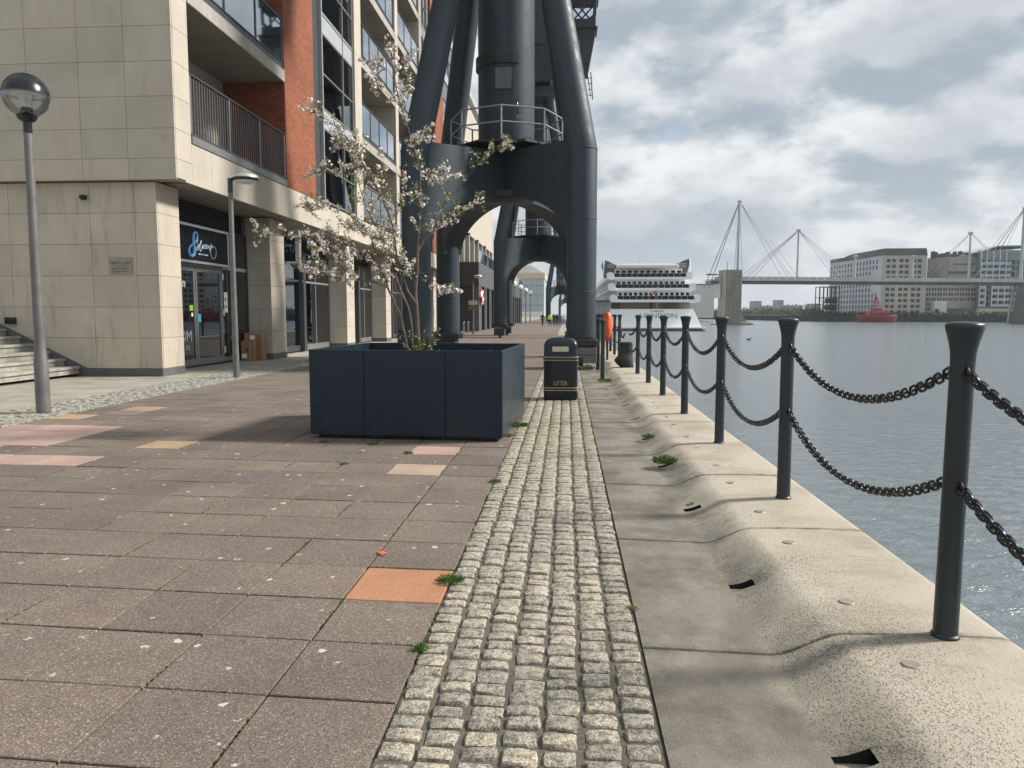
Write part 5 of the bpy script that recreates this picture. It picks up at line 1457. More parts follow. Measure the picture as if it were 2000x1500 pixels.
for k in range(8): MB().box(X2 - 1.898, X2 - 1.88, 75.2 + 4.1 * k, 78.2 + 4.1 * k, 6.7, 9.5).build('window', 'pane_grey', b2)
MB().box(-30, XU + 0.3, 73.9, 104, 9.72, 22.6).build('cream_block', 'stone', b2)
MB().box(-30, XU - 0.6, 74.2, 103, 22.6, 24.0).build('roof_storey', 'frame_dk', b2)
MB().bbox(-30, XU + 0.2, 74.0, 103.6, 24.0, 24.8, 0.05).build('roof_edge', 'spandrel', b2)
for k in range(3): MB().lathe([(0.001, -.15), (0.16, -.1), (0.18, 0.05), (0.1, 0.1)], (XU + 0.5, 77 + 7.5 * k, 9.6), 10).build('spotlight', 'black', b2)
for k in range(16):
    y = 74.0 + 4.55 * k
    MB().box(X2 - 0.06, X2 - 0.04, y + 0.05, y + 4.5, 6.68, 7.75).build('glass_panel', 'glass_bal', b2)
    MB().box(X2 - 0.08, X2 - 0.02, y - 0.04, y + 0.04, 6.62, 7.8).build('rail_post', 'silver', b2)
MB().box(X2 - 0.09, X2 - 0.01, 74, 147, 7.80, 7.86).build('handrail', 'silver', b2)
t = thing('lifebuoy', 'red and white lifebuoy hung on the dark pier', 'lifebuoy', (X2 + 0.1, 75.1, 3.3))
for k in range(8):
    MB().torus((X2 + 0.14, 75.1, 3.3), 0.62, 0.17, 'X', 5, 10, 0, math.pi / 4 * k, math.pi / 4 * (k + 1)).build('segment', 'red' if k % 2 == 0 else 'white', t)
for k in range(3):
    x = -8.9 + 0.35 * k
    t = thing('cycle_stand', '%s of three steel cycle stands before the dark building' % ['leftmost', 'middle', 'rightmost'][k], 'cycle stand', (x, 66 + 0.3 * k, 0), 'cycle stands')
    MB().tube([(x, 66 + .3 * k, 0), (x, 66 + .3 * k, 0.85), (x + 0.04, 66.15 + .3 * k, 0.98), (x + 0.04, 66.6 + .3 * k, 0.98), (x, 66.75 + .3 * k, 0.85), (x, 66.75 + .3 * k, 0)], 0.035, 8).build('hoop', 'galv', t)

# exhibition shed at the end of the promenade
sh = thing('exhibition_hall', 'huge pale grey exhibition hall closing the promenade', 'building', at(1030, 420, 0))
c = at(1030, 420, 0)
MB().box(c.x - 70, c.x + 9, c.y, c.y + 60, 0, 20.5).build('wall', 'shed', sh)
MB().box(c.x - 70, c.x + 9.5, c.y - 0.6, c.y + 60, 20.5, 23.6).build('eaves_band', 'tan', sh)
MB().poly([(c.x - 70, c.y + 2, 23.6), (c.x + 9, c.y + 2, 23.6), (c.x + 2, c.y + 2, 27.5), (c.x - 70, c.y + 2, 34)], (0, 55, 0)).build('roof', 'offwhite', sh)
for k in range(9): MB().box(c.x - 60 + 8 * k, c.x - 59.6 + 8 * k, c.y - 0.3, c.y - 0.01, 0, 20.4).build('cladding_rib', 'flat2', sh)
for z in (6, 11.5, 16.5): MB().box(c.x - 70, c.x + 9, c.y - 0.2, c.y - 0.005, z, z + 0.3).build('cladding_joint', 'flat', sh)
for k in range(5): MB().tube([(c.x - 40 + 9 * k, c.y - 2, 23.4), (c.x - 24 + 9 * k, c.y - 2, 36)], 0.25, 6).build('roof_stay', 'offwhite', sh)
MB().box(c.x - 70, c.x + 9, c.y - 26, c.y - 25, 0, 2.6).build('boundary_wall', 'offwhite', None, (c.x - 30, c.y - 25, 0), 'low white hoarding across the far end of the promenade', 'wall')

# ================================================================== PEOPLE FAR DOWN THE PROMENADE
def person(x, y, rot, label, top, leg, stride=0.22, h=1.0, bag=None):
    t = thing('person', label, 'person', (x, y, 0), 'walkers on the promenade', rot=rot)
    J = {'pel': (0, 0, 0.95, .15, .11), 'wai': (0, 0, 1.10, .145, .105), 'che': (0, 0.01, 1.32, .175, .115), 'nek0': (0, 0.01, 1.46, .075, .07), 'nek': (0, 0.02, 1.53, .055, .055), 'hd': (0, 0.03, 1.61, .08, .095), 'hd2': (0, 0.03, 1.70, .075, .09)}
    E = [('pel', 'wai'), ('wai', 'che'), ('che', 'nek0'), ('nek0', 'nek'), ('nek', 'hd'), ('hd', 'hd2')]
    for n, s, f in (('l', -1, 1), ('r', 1, -1)):
        J['hip' + n] = (s * 0.10, 0, 0.90, .10, .10); J['kn' + n] = (s * 0.105, f * stride * 0.6 + 0.04, 0.50, .068, .068); J['an' + n] = (s * 0.11, f * stride * 1.05, 0.09, .045, .045); J['to' + n] = (s * 0.12, f * stride * 1.05 + 0.16, 0.045, .042, .038)
        J['sh' + n] = (s * 0.19, 0.0, 1.40, .07, .07); J['el' + n] = (s * 0.25, -f * stride * 0.35 - 0.02, 1.13, .052, .052); J['wr' + n] = (s * 0.25, -f * stride * 0.7 + 0.05, 0.90, .038, .038); J['ha' + n] = (s * 0.245, -f * stride * 0.75 + 0.09, 0.80, .036, .03)
        E += [('pel', 'hip' + n), ('hip' + n, 'kn' + n), ('kn' + n, 'an' + n), ('an' + n, 'to' + n), ('che', 'sh' + n), ('sh' + n, 'el' + n), ('el' + n, 'wr' + n), ('wr' + n, 'ha' + n)]
    names = list(J)
    me = bpy.data.meshes.new('body'); me.from_pydata([V(J[k][:3]) * h for k in names], [(names.index(a), names.index(b)) for a, b in E], [])
    o = bpy.data.objects.new('tmp', me); COL.objects.link(o)
    o.modifiers.new('s', 'SKIN'); sub = o.modifiers.new('u', 'SUBSURF'); sub.levels = 1; sub.render_levels = 1
    for i, k in enumerate(names):
        me.skin_vertices[0].data[i].radius = (J[k][3] * h, J[k][4] * h); me.skin_vertices[0].data[i].use_root = (k == 'pel')
    bpy.context.view_layer.update()
    m2 = bpy.data.meshes.new_from_object(o.evaluated_get(bpy.context.evaluated_depsgraph_get()))
    bpy.data.objects.remove(o)
    for q in ('skin', 'hair', top, leg, 'cl_black'): m2.materials.append(MT[q])
    for p in m2.polygons:
        c = p.center / h; p.use_smooth = True
        if c.z > 1.50: p.material_index = 1 if (c.z > 1.70 or c.y < 0.02 and c.z > 1.58) else 0
        elif c.z < 0.86 and abs(c.x) > 0.2: p.material_index = 0
        elif c.z > 0.93 or abs(c.x) > 0.205: p.material_index = 2
        elif c.z < 0.09: p.material_index = 4
        else: p.material_index = 3
    b = bpy.data.objects.new('body', m2); COL.objects.link(b); b.parent = t; O[b.name] = V((0, 0, 0))
    if bag: MB().bbox(-0.15, 0.15, -0.30, -0.12, 1.0, 1.42, 0.04).build('backpack', bag, t)
    return t
person(-3.25, 104, 2.9, 'person in black walking apart on the left of the group', 'cl_black', 'cl_black')
person(-2.2, 101, 0.1, 'person in a yellow hi-vis top and dark trousers', 'cl_yellow', 'cl_black', 0.26)
person(-1.72, 105, 3.0, 'person in dark teal walking behind the hi-vis walker', 'cl_teal', 'cl_black', 0.2, 1.02)
person(-1.25, 100, 0.0, 'person in navy with a dark backpack in the group', 'cl_navy', 'cl_navy', 0.2, 1.0, 'cl_black')
person(-0.85, 103, 3.2, 'person in grey walking at the right of the group', 'cl_grey', 'cl_blue', 0.24, 0.97)

# parked motor scooter by the shops
t = thing('motor_scooter', 'black motor scooter parked behind the planter near the shops', 'scooter', (-9.1, 45, 0), rot=0.25)
for x in (-0.62, 0.62):
    w = MB().torus((x, 0, 0.27), 0.21, 0.065, 'Y', 20, 8).build('tyre', 'black', t)
    MB().lathe([(0.001, -0.02), (0.16, -0.02), (0.16, 0.02), (0.001, 0.02)], (0, 0, 0), 14).mesh('x', 'silver')
    MB().tube([(x, -0.03, 0.27), (x, 0.03, 0.27)], 0.15, 14).build('rim', 'silver', t)
MB().sections([[(x, yy * w, z + zz) for yy, zz in ((-1, -.08), (1, -.08), (1.1, 0.04), (0.7, 0.12), (-0.7, 0.12), (-1.1, 0.04))] for x, w, z in ((-0.85, 0.06, 0.66), (-0.6, 0.14, 0.62), (-0.3, 0.16, 0.55), (-0.05, 0.13, 0.42), (0.2, 0.15, 0.30), (0.42, 0.15, 0.34))]).build('body', 'black', t)
MB().sections([[(x, yy * w, z + zz) for yy, zz in ((-1, -.02), (1, -.02), (0.9, 0.07), (-0.9, 0.07))] for x, w, z in ((-0.8, 0.10, 0.84), (-0.5, 0.15, 0.80), (-0.1, 0.13, 0.76))]).build('seat', 'darkclad', t)
MB().hexa([(0.36, -.2, 0.3), (0.46, -.16, 0.3), (0.46, .16, 0.3), (0.36, .2, 0.3), (0.28, -.2, 0.95), (0.36, -.15, 0.98), (0.36, .15, 0.98), (0.28, .2, 0.95)]).build('leg_shield', 'frame_dk', t)
MB().tube([(0.30, -0.34, 1.02), (0.34, 0, 0.98), (0.30, 0.34, 1.02)], 0.02, 8).build('handlebar', 'black', t)
for s in (-1, 1):
    MB().tube([(0.32, s * 0.2, 1.0), (0.34, s * 0.3, 1.2)], 0.01, 6).build('mirror_stalk', 'black', t)
    MB().lathe([(0.001, -0.01), (0.06, -0.01), (0.06, 0.01), (0.001, 0.012)], (0.34, s * 0.33, 1.22), 12).build('mirror', 'silver', t)
MB().tube([(0.42, 0, 0.95), (0.62, 0, 0.27)], 0.035, 8).build('fork', 'silver', t)
MB().lathe([(0.001, -0.05), (0.08, -0.04), (0.09, 0.02), (0.001, 0.03)], (0.40, 0, 0.92), 12).build('headlight', 'offwhite', t)

# ================================================================== MOORED YACHT HOTEL
SY = 130.0
yc = 14.0
sp_ = thing('yacht', 'large white multi-deck yacht moored stern-on at the quay', 'yacht', (yc, SY, -1.2))
ZX = lambda y: zpx(y, SY)
def SX(x): return (x - 1107) / 1506.0 * SY
x0, x1 = SX(1188), SX(1369)
MB().hexa([(x0 - 0.2, SY, -1.0), (x1, SY, -1.0), (x1 - 1, SY + 105, -1.0), (x0 + 1, SY + 105, -1.0), (SX(1192), SY + 1.6, 2.45), (SX(1353), SY + 1.6, 2.45), (SX(1353) - 0.5, SY + 108, 3.4), (SX(1192), SY + 108, 3.4)]).build('hull', 'white', sp_)
MB().box(x0 - 0.4, x1 + 0.3, SY - 0.5, SY + 100, -1.4, -1.02).build('boot_top', 'black', sp_)
MB().bbox(x0 - 0.45, x1 + 0.35, SY - 0.9, SY + 0.4, -0.80, -0.55, 0.05).build('stern_platform', 'offwhite', sp_)
MB().box(SX(1187), SX(1352), SY + 4.5, SY + 5.0, 2.45, 4.0).build('aft_bulkhead', 'beige', sp_)
MB().box(SX(1196), SX(1213), SY + 4.3, SY + 4.45, 2.5, 3.5).build('doorway', 'bridge_dk', sp_)
MB().box(SX(1272), SX(1278), SY + 4.3, SY + 4.45, 2.5, 3.6).build('doorway', 'bridge_dk', sp_)
MB().hexa([(SX(1300), SY + 3.2, 2.5), (SX(1328), SY + 3.2, 2.5), (SX(1328), SY + 3.6, 2.5), (SX(1300), SY + 3.6, 2.5), (SX(1310), SY + 3.2, 3.6), (SX(1327), SY + 3.2, 3.6), (SX(1327), SY + 3.6, 3.6), (SX(1310), SY + 3.6, 3.6)]).build('companion_stair', 'bridge_dk', sp_)
decks = [(590.5, 1193, 1363, 567.5, 14, 0), (567.5, 1190, 1355, 545.5, 13, 1.2), (545.5, 1188, 1351, 523.0, 11, 2.4)]
for di, (yb, xa, xb, yt, nw, back) in enumerate(decks):
    za, zb = ZX(yb), ZX(yt); Y = SY + 1.0 + back
    MB().bbox(SX(xa), SX(xb), Y, SY + 100, za, za + 0.42, 0.1).build('deck_slab', 'white', sp_)
    wl, wr = SX(xa + 14), SX(xb - 14)
    W = wr - wl
    cols = [(W * (i + 0.18) / nw, W * (i + 0.86) / nw) for i in range(nw)]
    mb = MB(); o = (wl, Y + 2.2, za + 0.42)
    ops = wallgrid(mb, o, (1, 0, 0), (0, -1, 0), W, zb - za - 0.42, cols, [(0.12, zb - za - 0.72)], 0.15)
    mb.build('aft_wall', 'white', sp_)
    panes(ops, V(o), (1, 0, 0), (0, -1, 0), 0.15, sp_, 'ship_pane')
    MB().box(wl + 0.02, wr - 0.02, Y + 2.45, SY + 98, za + 0.42, zb - 0.01).build('cabin_block', 'white', sp_)
    for i in range(18):
        MB().box(wl - 0.02, wl + 0.015, Y + 5 + 5 * i, Y + 8.4 + 5 * i, za + 0.75, zb - 0.45).build('side_window', 'pane_dk', sp_)
    rl = MB().box(SX(xa + 12), SX(xb - 10), Y + 0.18, Y + 0.22, za + 0.45, za + 1.05).build('glass_balustrade', 'ship_pane', sp_)
    nb = 12
    for i in range(nb + 1):
        x = SX(xa + 12) + (SX(xb - 10) - SX(xa + 12)) * i / nb
        MB().box(x - 0.03, x + 0.03, Y + 0.14, Y + 0.26, za + 0.43, za + 1.09).build('rail_post', 'silver', rl)
    MB().box(SX(xa + 12), SX(xb - 10), Y + 0.15, Y + 0.25, za + 1.07, za + 1.13).build('handrail', 'silver', rl)
    for s, xe in ((1, xa), (-1, xb)):
        e0 = SX(xe) - s * 0.15; wd = 1.25 if s > 0 else 0.95
        prof2 = [(0, 0.05), (wd, 0.05), (wd, 0.55), (wd * 0.92, 0.95), (wd * 0.7, 1.2), (wd * 0.35, 1.3), (0.0, 1.12)]
        pts = [(e0 + s * a, Y - 0.3, za + b) for a, b in prof2]
        MB().poly(pts if s > 0 else pts[::-1], (0, 2.6, 0)).build('wing_bulwark', 'white', sp_)
zr = ZX(523)
MB().bbox(SX(1205), SX(1327), SY + 3.6, SY + 90, zr, zr + 0.62, 0.12).build('roof', 'offwhite', sp_)
MB().bbox(SX(1215), SX(1318), SY + 5, SY + 88, zr + 0.6, zr + 0.85, 0.1).build('roof_deck', 'offwhite', sp_)
for s, xa, xb, yt in ((1, 1184, 1204, 505), (-1, 1349, 1328, 503)):
    zt = ZX(yt)
    pts = [(SX(xa + s * 2), SY + 6, zr - 1.2), (SX(xb), SY + 6, zr - 1.2), (SX(xb), SY + 6, zr + 0.2), (SX(xb + s * 6), SY + 6, zr + 0.45), (SX(xa + s * 6), SY + 6, zt - 0.2), (SX(xa - s * 2), SY + 6, zt), (SX(xa - s * 4), SY + 6, zt - 0.5), (SX(xa), SY + 6, zr)]
    if s < 0: pts = pts[::-1]
    f = MB().poly(pts, (0, 9, 0)).build('funnel_fin', 'bridge_dk', sp_)
    for q in range(3): MB().box(min(SX(xa + s * 4), SX(xb - s * 2)), max(SX(xa + s * 4), SX(xb - s * 2)), SY + 5.93, SY + 5.99, zr + 0.25 + 0.28 * q, zr + 0.33 + 0.28 * q).build('louvre_stripe', 'offwhite', f)
    MB().tube([(SX(xa - s * 4), SY + 5.9, zr - 1), (SX(xa - s * 3), SY + 5.9, zt)], 0.12, 6).build('fin_edge', 'white', f)
MB().tube([(SX(1266), SY + 20, zr + 0.8), (SX(1266), SY + 20, zr + 2.6)], 0.05, 6).build('aerial', 'galv', sp_)
MB().lathe([(0.001, 0), (0.9, 0.05), (0.7, 0.35), (0.001, 0.45)], (SX(1236), SY + 14, zr + 0.85), 14).build('radar_dome', 'white', sp_)
MB().tube([(SX(1281), SY + 0.3, 2.4), (SX(1281), SY + 0.0, 6.2)], 0.04, 6).build('ensign_staff', 'silver', sp_)
fl = MB()
for i in range(8):
    for j in range(4):
        q = [(SX(1281) - 0.12 * (i + a), SY + 0.05 + 0.08 * math.sin((i + a) * 0.9), 5.55 - 0.12 * (j + b) - 0.03 * (i + a)) for a, b in ((0, 0), (1, 0), (1, 1), (0, 1))]
        fl.add(q, [(0, 1, 2, 3)], 1 if (i in (3, 4) or j in (1, 2) and RND.random() < .8) else (2 if (i + j) % 2 else 0))
fl.build('ensign', ['cl_navy', 'red', 'white'], sp_)
nl = V((0, -1, 0.45)).normalized()
def stern(z): return SY + 1.6 * (z + 1.0) / 3.45 - 0.02
text('SUNBORN', 0.5, (SX(1283), stern(2.05), 2.05), (1, 0, 0), (0, 1.6, 3.45), 'frame', sp_, ext=0.02)
text('LONDON', 1.15, (SX(1285), stern(1.3), 1.3), (1, 0, 0), (0, 1.6, 3.45), 'frame', sp_, ext=0.02, sx=1.25)
# gangway pod between yacht and quay
t = thing('gangway_cabin', 'grey box cabin of the gangway between the quay and the yacht', 'gangway', (4.6, 126, 0))
MB().bbox(3.3, 6.9, 124, 127.5, -0.2, 3.6, 0.08).build('cabin', 'frame', t)
MB().bbox(3.2, 7.0, 123.9, 127.6, 3.6, 3.8, 0.05).build('roof', 'frame_dk', t)
for k in range(4): MB().box(3.5 + 0.85 * k, 4.2 + 0.85 * k, 123.96, 123.99, 0.6, 2.8).build('cabin_panel', 'galv', t)

# ================================================================== FOOTBRIDGE
A = at(1378, 198); B = at(2075, 212)
ub = (B - A).normalized(); nb_ = V((-ub.y, ub.x, 0))
def bx(px):
    lo, hi = 0.0, 1.0
    for _ in range(40):
        m = (lo + hi) / 2; p = A.lerp(B, m); v = V((p.x, p.y, 8)) - CP
        x = 1000 + 1500 * v.dot(RGT) / v.dot(FWD)
        if x < px: lo = m
        else: hi = m
    return A.lerp(B, lo)
fb = thing('footbridge', 'slender grey high-level footbridge with masts and stay cables across the dock', 'bridge', bx(1440))
dz = 10.0
def along(p, q, w0, w1, z0, z1): return [p - nb_ * w0 + V((0, 0, z0)), q - nb_ * w0 + V((0, 0, z0)), q + nb_ * w1 + V((0, 0, z0)), p + nb_ * w1 + V((0, 0, z0)), p - nb_ * w0 + V((0, 0, z1)), q - nb_ * w0 + V((0, 0, z1)), q + nb_ * w1 + V((0, 0, z1)), p + nb_ * w1 + V((0, 0, z1))]
MB().hexa(along(bx(1382), B, 1.6, 1.6, dz - 0.75, dz)).build('deck_girder', 'bridge_dk', fb)
MB().hexa(along(bx(1382), B, 2.1, 2.1, dz + 0.002, dz + 0.35)).build('deck', 'bridge', fb)
n = 46
pa, pb = bx(1442), B
for i in range(n):
    p = pa.lerp(pb, i / n); q = pa.lerp(pb, (i + 0.94) / n)
    MB().hexa(along(p, q, 2.08, -2.04, dz + 0.36, dz + 1.05)).build('parapet_panel', 'bridge', fb)
masts = [(1440, 395), (1556, 450), (1668, 500), (1781, 500), (1890, 455), (1992, 408)]
tops = []
for i, (px, py) in enumerate(masts):
    p = bx(px); d = (p - V((0, 0, 0))).dot(FH); z = zpx(py, d)
    MB().tube([p + V((0, 0, -1.2 if i in (0, 5) else dz)), p + V((0, 0, z))], [0.5 if i in (0, 5) else 0.30, 0.32 if i in (0, 5) else 0.22], 10).build('mast', 'bridge', fb)
    MB().bbox(p.x - 0.5, p.x + 0.5, p.y - 0.4, p.y + 0.4, z - 0.6, z, 0.1).build('mast_head', 'bridge', fb)
    tops.append((p, z))
def cab(i, j, zj=dz + 0.4, r=0.055, px=None):
    for s in (-1.7, 1.7):
        q = bx(px) if px else tops[j][0]
        MB().tube([tops[i][0] + V((0, 0, tops[i][1] - 0.3)), q + nb_ * s + V((0, 0, zj))], r, 5).build('stay_cable', 'galv', fb)
cab(0, 0, px=1345, zj=8.0, r=0.12); cab(0, 0, px=1535); cab(0, 0, px=1556)
cab(1, 0, px=1444); cab(1, 0, px=1460); cab(1, 2); cab(1, 0, px=1640)
cab(4, 5); cab(4, 0, px=1800); cab(5, 4); cab(5, 0, px=1905); cab(5, 0, px=1925)
for s in (-1, 1):
    MB().tube([tops[0][0] + V((0, 0, tops[0][1])), bx(1432 if s < 0 else 1450) + V((0, 0, dz))], 0.06, 5).build('stay_cable', 'galv', fb)
    MB().tube([tops[0][0] + V((0, 0, dz)), bx(1440 + 6 * s) + V((0, 0, -0.8))], 0.28, 8).build('prop', 'bridge', fb)
pc = bx(1447); MB().lathe([(3.0, -1.3), (3.0, -0.7), (1.6, -0.4), (0.6, 1.0)], (pc.x, pc.y, 0), 16).build('pile_cap', 'lift', fb)
# lift tower
la, lb = bx(1401), bx(1431)
ltw = thing('lift_tower', 'square brownish lift tower standing in the dock under the bridge end', 'tower', la)
ya = la - nb_ * 5.2; yb_ = lb - nb_ * 5.2
MB().hexa([V((*q.xy, z)) for z in (-1.1, 12.6) for q in (ya, yb_, yb_ + nb_ * 4.6, ya + nb_ * 4.6)]).build('shaft', 'lift', ltw)
for k in range(6):
    p = ya.lerp(yb_, k / 5.0); MB().tube([p - nb_ * 0.05 + V((0, 0, -1)), p - nb_ * 0.05 + V((0, 0, 12.55))], 0.10, 6).build('cladding_batten', 'lift', ltw)
for k in range(14): MB().hexa([V((*q.xy, z)) for z in (-0.6 + 0.95 * k, -0.5 + 0.95 * k) for q in (ya - nb_ * 0.06, yb_ - nb_ * 0.06, yb_ - nb_ * 0.01, ya - nb_ * 0.01)]).build('cladding_course', 'bridge_dk', ltw)
MB().hexa([V((*q.xy, z)) for z in (-1.35, -0.95) for q in (ya - ub * 1.2 - nb_ * 1, yb_ + ub * 3 - nb_ * 1, yb_ + ub * 3 + nb_ * 6, ya - ub * 1.2 + nb_ * 6)]).build('footing', 'bridge_dk', ltw)
wa = bx(1372); MB().hexa([V((*q.xy, z)) for z in (5.6, 11.0) for q in (wa + ub * 2.6 - nb_ * 3, la - nb_ * 3, la + nb_ * 1, wa + ub * 2.6 + nb_ * 1)]).build('lift_car', 'galv', ltw)
MB().tube([V((*wa.xy, 11.6)), V((*la.xy, 11.6))], 0.2, 6).build('lift_beam', 'bridge_dk', ltw)
p = la + ub * 0.8 - nb_ * 4; MB().tube([V((*p.xy, 12.6)), V((*p.xy, 14.6))], 0.1, 6).build('aerial', 'galv', ltw)
# far tapered pier
pa = bx(1978); pb = bx(2020)
pr_ = thing('bridge_pier', 'dark tapering pier under the far bridge end at the right edge', 'pier', pa)
MB().hexa([V((*q.xy, -1.2)) for q in (at(1974, 207), at(2030, 207), at(2030, 213), at(1985, 213))] + [V((*q.xy, dz - 0.8)) for q in (at(1984, 207), at(2024, 207), at(2024, 213), at(1992, 213))]).build('shaft', 'bridge_dk', pr_)
MB().tube([V((*bx(1972).xy, -1.0)), V((*bx(1982).xy, dz))], 0.35, 8).build('raking_strut', 'bridge', pr_)

# ================================================================== FAR BANK
ROTC = YAW
def camthing(name, label, cat, px, dist, group=None):
    p = at(px, dist, 0); return thing(name, label, cat, (p.x, p.y, 0), group, rot=ROTC)
def wpx(a, b, d): return (b - a) / 1506.0 * d
bk = at(1360, 300)
# far quay: from behind the lift tower to well beyond the right edge, slightly converging
q0 = at(1355, 420); q1 = at(1600, 275); q2 = at(2100, 240); q3 = at(2600, 225)
mb = MB()
for a, b in ((q0, q1), (q1, q2), (q2, q3)):
    mb.add([V((a.x, a.y, -2)), V((b.x, b.y, -2)), V((b.x, b.y, 0.9)), V((a.x, a.y, 0.9)), V((a.x + 200, a.y + 900, 0.9)), V((b.x + 200, b.y + 900, 0.9))], [(0, 1, 2, 3)], 0)
    mb.add([V((a.x, a.y, 0.9)), V((b.x, b.y, 0.9)), V((b.x + 300, b.y + 900, 0.9)), V((a.x + 100, a.y + 900, 0.9))], [(0, 1, 2, 3)], 1)
mb.build('far_bank', ['bank', 'bankground'], kind='structure')
def bush_mass(name, pts, n, h, w, label, mat='bush', seed=1, kind='stuff'):
    r = random.Random(seed); mb = MB()
    for _ in range(n):
        t_ = r.random() * (len(pts) - 1); i = int(t_); p = pts[i].lerp(pts[i + 1], t_ - i)
        c = V((p.x + r.gauss(0, w), p.y + r.gauss(0, w) + w, 0.9 + abs(r.gauss(0, 1)) * h * 0.45))
        s = r.uniform(0.2, 0.5)
        a = V((r.gauss(0, 1), r.gauss(0, 1), r.gauss(0, 1))).normalized(); b = a.orthogonal().normalized()
        mb.add([c + a * s, c + b * s, c - a * s, c - b * s], [(0, 1, 2, 3)])
    o = mb.build(name, mat, None, pts[0], label, 'hedge' if kind != 'structure' else None, None, kind)
    return o
bush_mass('far_scrub', [at(1600, 277), at(1850, 259), at(2100, 242)], 5200, 1.1, 1.0, 'dark scrub along the top of the far quay wall', seed=3)
bush_mass('far_trees', [at(1360, 430), at(1480, 400), at(1610, 300)], 9000, 3.2, 3.0, 'dark line of far-off trees left of the steel frame', seed=4)

# big mill: painted long side and concrete end
D = 268
m1 = camthing('mill_building', 'huge derelict flour mill with white painted side and cream concrete end', 'building', 1722, D)
W = wpx(1722, 1803, D); Lm = 44.0; Hm = zpx(500, D)
rows = [(1.6 + 2.0 * k * (Hm - 2.0) / 20.0, 2.75 + 2.0 * k * (Hm - 2.0) / 20.0) for k in range(10)]
cols = []
for k in range(3): cols += [(0.9 + 4.45 * k, 2.35 + 4.45 * k), (2.8 + 4.45 * k, 4.2 + 4.45 * k)]
mb = MB(); ops = wallgrid(mb, (0, 0, 0), (1, 0, 0), (0, -1, 0), W, Hm, cols, rows, 0.35)
mb.build('end_wall', 'mill_b', m1); panes(ops, (0, 0, 0), (1, 0, 0), (0, -1, 0), 0.35, m1, 'pane_dk')
# long side faces west (local -x); it runs from far (left in view) to near
rows2 = [(1.4 + 2.0 * k * (Hm - 2.0) / 20.0, 2.75 + 2.0 * k * (Hm - 2.0) / 20.0) for k in range(10)]
cols2 = [(1.2 + 2.55 * k, 2.35 + 2.55 * k) for k in range(16)]
mb = MB(); ops = wallgrid(mb, (-0.5, Lm, 0), (0, -1, 0), (-1, 0, 0), Lm, Hm, cols2, rows2, 0.3, skip=lambda i, j, a, z: a > 36 and 8 < z < 16)
mb.build('side_wall', 'mill_a', m1); panes(ops, (-0.5, Lm, 0), (0, -1, 0), (-1, 0, 0), 0.3, m1, 'pane_dk', alt='pane_grey')
MB().box(-0.499, W + 0.5, 0.6, Lm, 0, Hm - 0.02).build('carcass', 'mill_roof', m1)
MB().add([(-0.5, 0, 0), (0, 0, 0), (0, 0, Hm), (-0.5, 0, Hm)], [(0, 1, 2, 3)]).add([(W, 0, 0), (W + 0.5, 0, 0), (W + 0.5, 0, Hm), (W, 0, Hm)], [(0, 1, 2, 3)]).build('corner_pilaster', 'mill_b', m1)
MB().hexa([(-0.6, -0.1, Hm), (W + 0.6, -0.1, Hm), (W + 0.6, Lm, Hm), (-0.6, Lm, Hm), (0.2, 0.3, Hm + 2.4), (W + 0.3, 0.3, Hm + 2.5), (W + 0.3, Lm * 0.62, Hm + 2.4), (0.6, Lm * 0.62, Hm + 2.4)]).build('roof', 'mill_roof', m1)
MB().bbox(-0.6, W, Lm * 0.66, Lm, Hm, Hm + 1.5, 0.2).build('rear_roof', 'mill_roof', m1)
# the lower link range and second mill
D = 268.6
m2 = camthing('mill_building', 'lower grey mill range with small square windows between the two tall mills', 'building', 1804, D)
W = wpx(1804, 1906, D); H2 = zpx(546, D)
rows = [(0.9 + 1.72 * k, 1.95 + 1.72 * k) for k in range(1, 6)]
cols = []
for k in range(9): cols += [(0.6 + 1.95 * k, 1.25 + 1.95 * k), (1.5 + 1.95 * k, 2.1 + 1.95 * k)]
mb = MB(); ops = wallgrid(mb, (0, 0, 0), (1, 0, 0), (0, -1, 0), W, H2, cols, rows, 0.3, skip=lambda i, j, a, z: z < 6 and (a > 3.5))
mb.build('front_wall', 'mill_c', m2); panes(ops, (0, 0, 0), (1, 0, 0), (0, -1, 0), 0.3, m2, 'pane_dk')
MB().box(0, W, 0.5, 20, 0, H2).build('carcass', 'mill_roof', m2)
MB().box(2.6, 6.8, -2, -0.02, 1.2, 6.0).build('shed_wall', 'offwhite', m2); MB().box(2.7, 4.2, -2.05, -2.005, 1.3, 3.2).build('shed_door', 'darkclad', m2)
MB().box(7.0, W - 0.2, -1.6, -0.05, 0.9, 3.4).build('low_shed', 'bridge_dk', m2)
D = 269.4
m3 = camthing('mill_building', 'tall weathered grey mill with ragged broken roofline', 'building', 1848, D)
W = wpx(1848, 1906, D); H3 = zpx(503, D)
cols = [(0.8 + 1.6 * k, 1.5 + 1.6 * k) for k in range(6)]
mb = MB(); ops = wallgrid(mb, (0, 0, 0), (1, 0, 0), (0, -1, 0), W, H3, cols, [(11.3, 12.5)], 0.3)
mb.build('front_wall', 'mill_c', m3); panes(ops, (0, 0, 0), (1, 0, 0), (0, -1, 0), 0.3, m3, 'pane_dk')
MB().hexa([(-4.2, 6, 0), (0, 0.4, 0), (W, 0.4, 0), (W, 16, 0), (-4.2, 6, H3), (0, 0.4, H3), (W, 0.4, H3), (W, 16, H3)]).build('carcass', 'mill_c', m3)
MB().box(-0.1, W, -0.35, -0.01, 15.6, 16.2).build('string_course', 'mill_roof', m3); MB().box(1.6, W - 1.6, -0.3, -0.012, 18.6, 18.9).build('string_course', 'mill_roof', m3)
MB().poly([(3.2, -0.2, H3), (7.2, -0.2, H3), (5.2, -0.2, H3 + 1.1)], (0, 0.6, 0)).build('pediment', 'mill_c', m3)
r = random.Random(8)
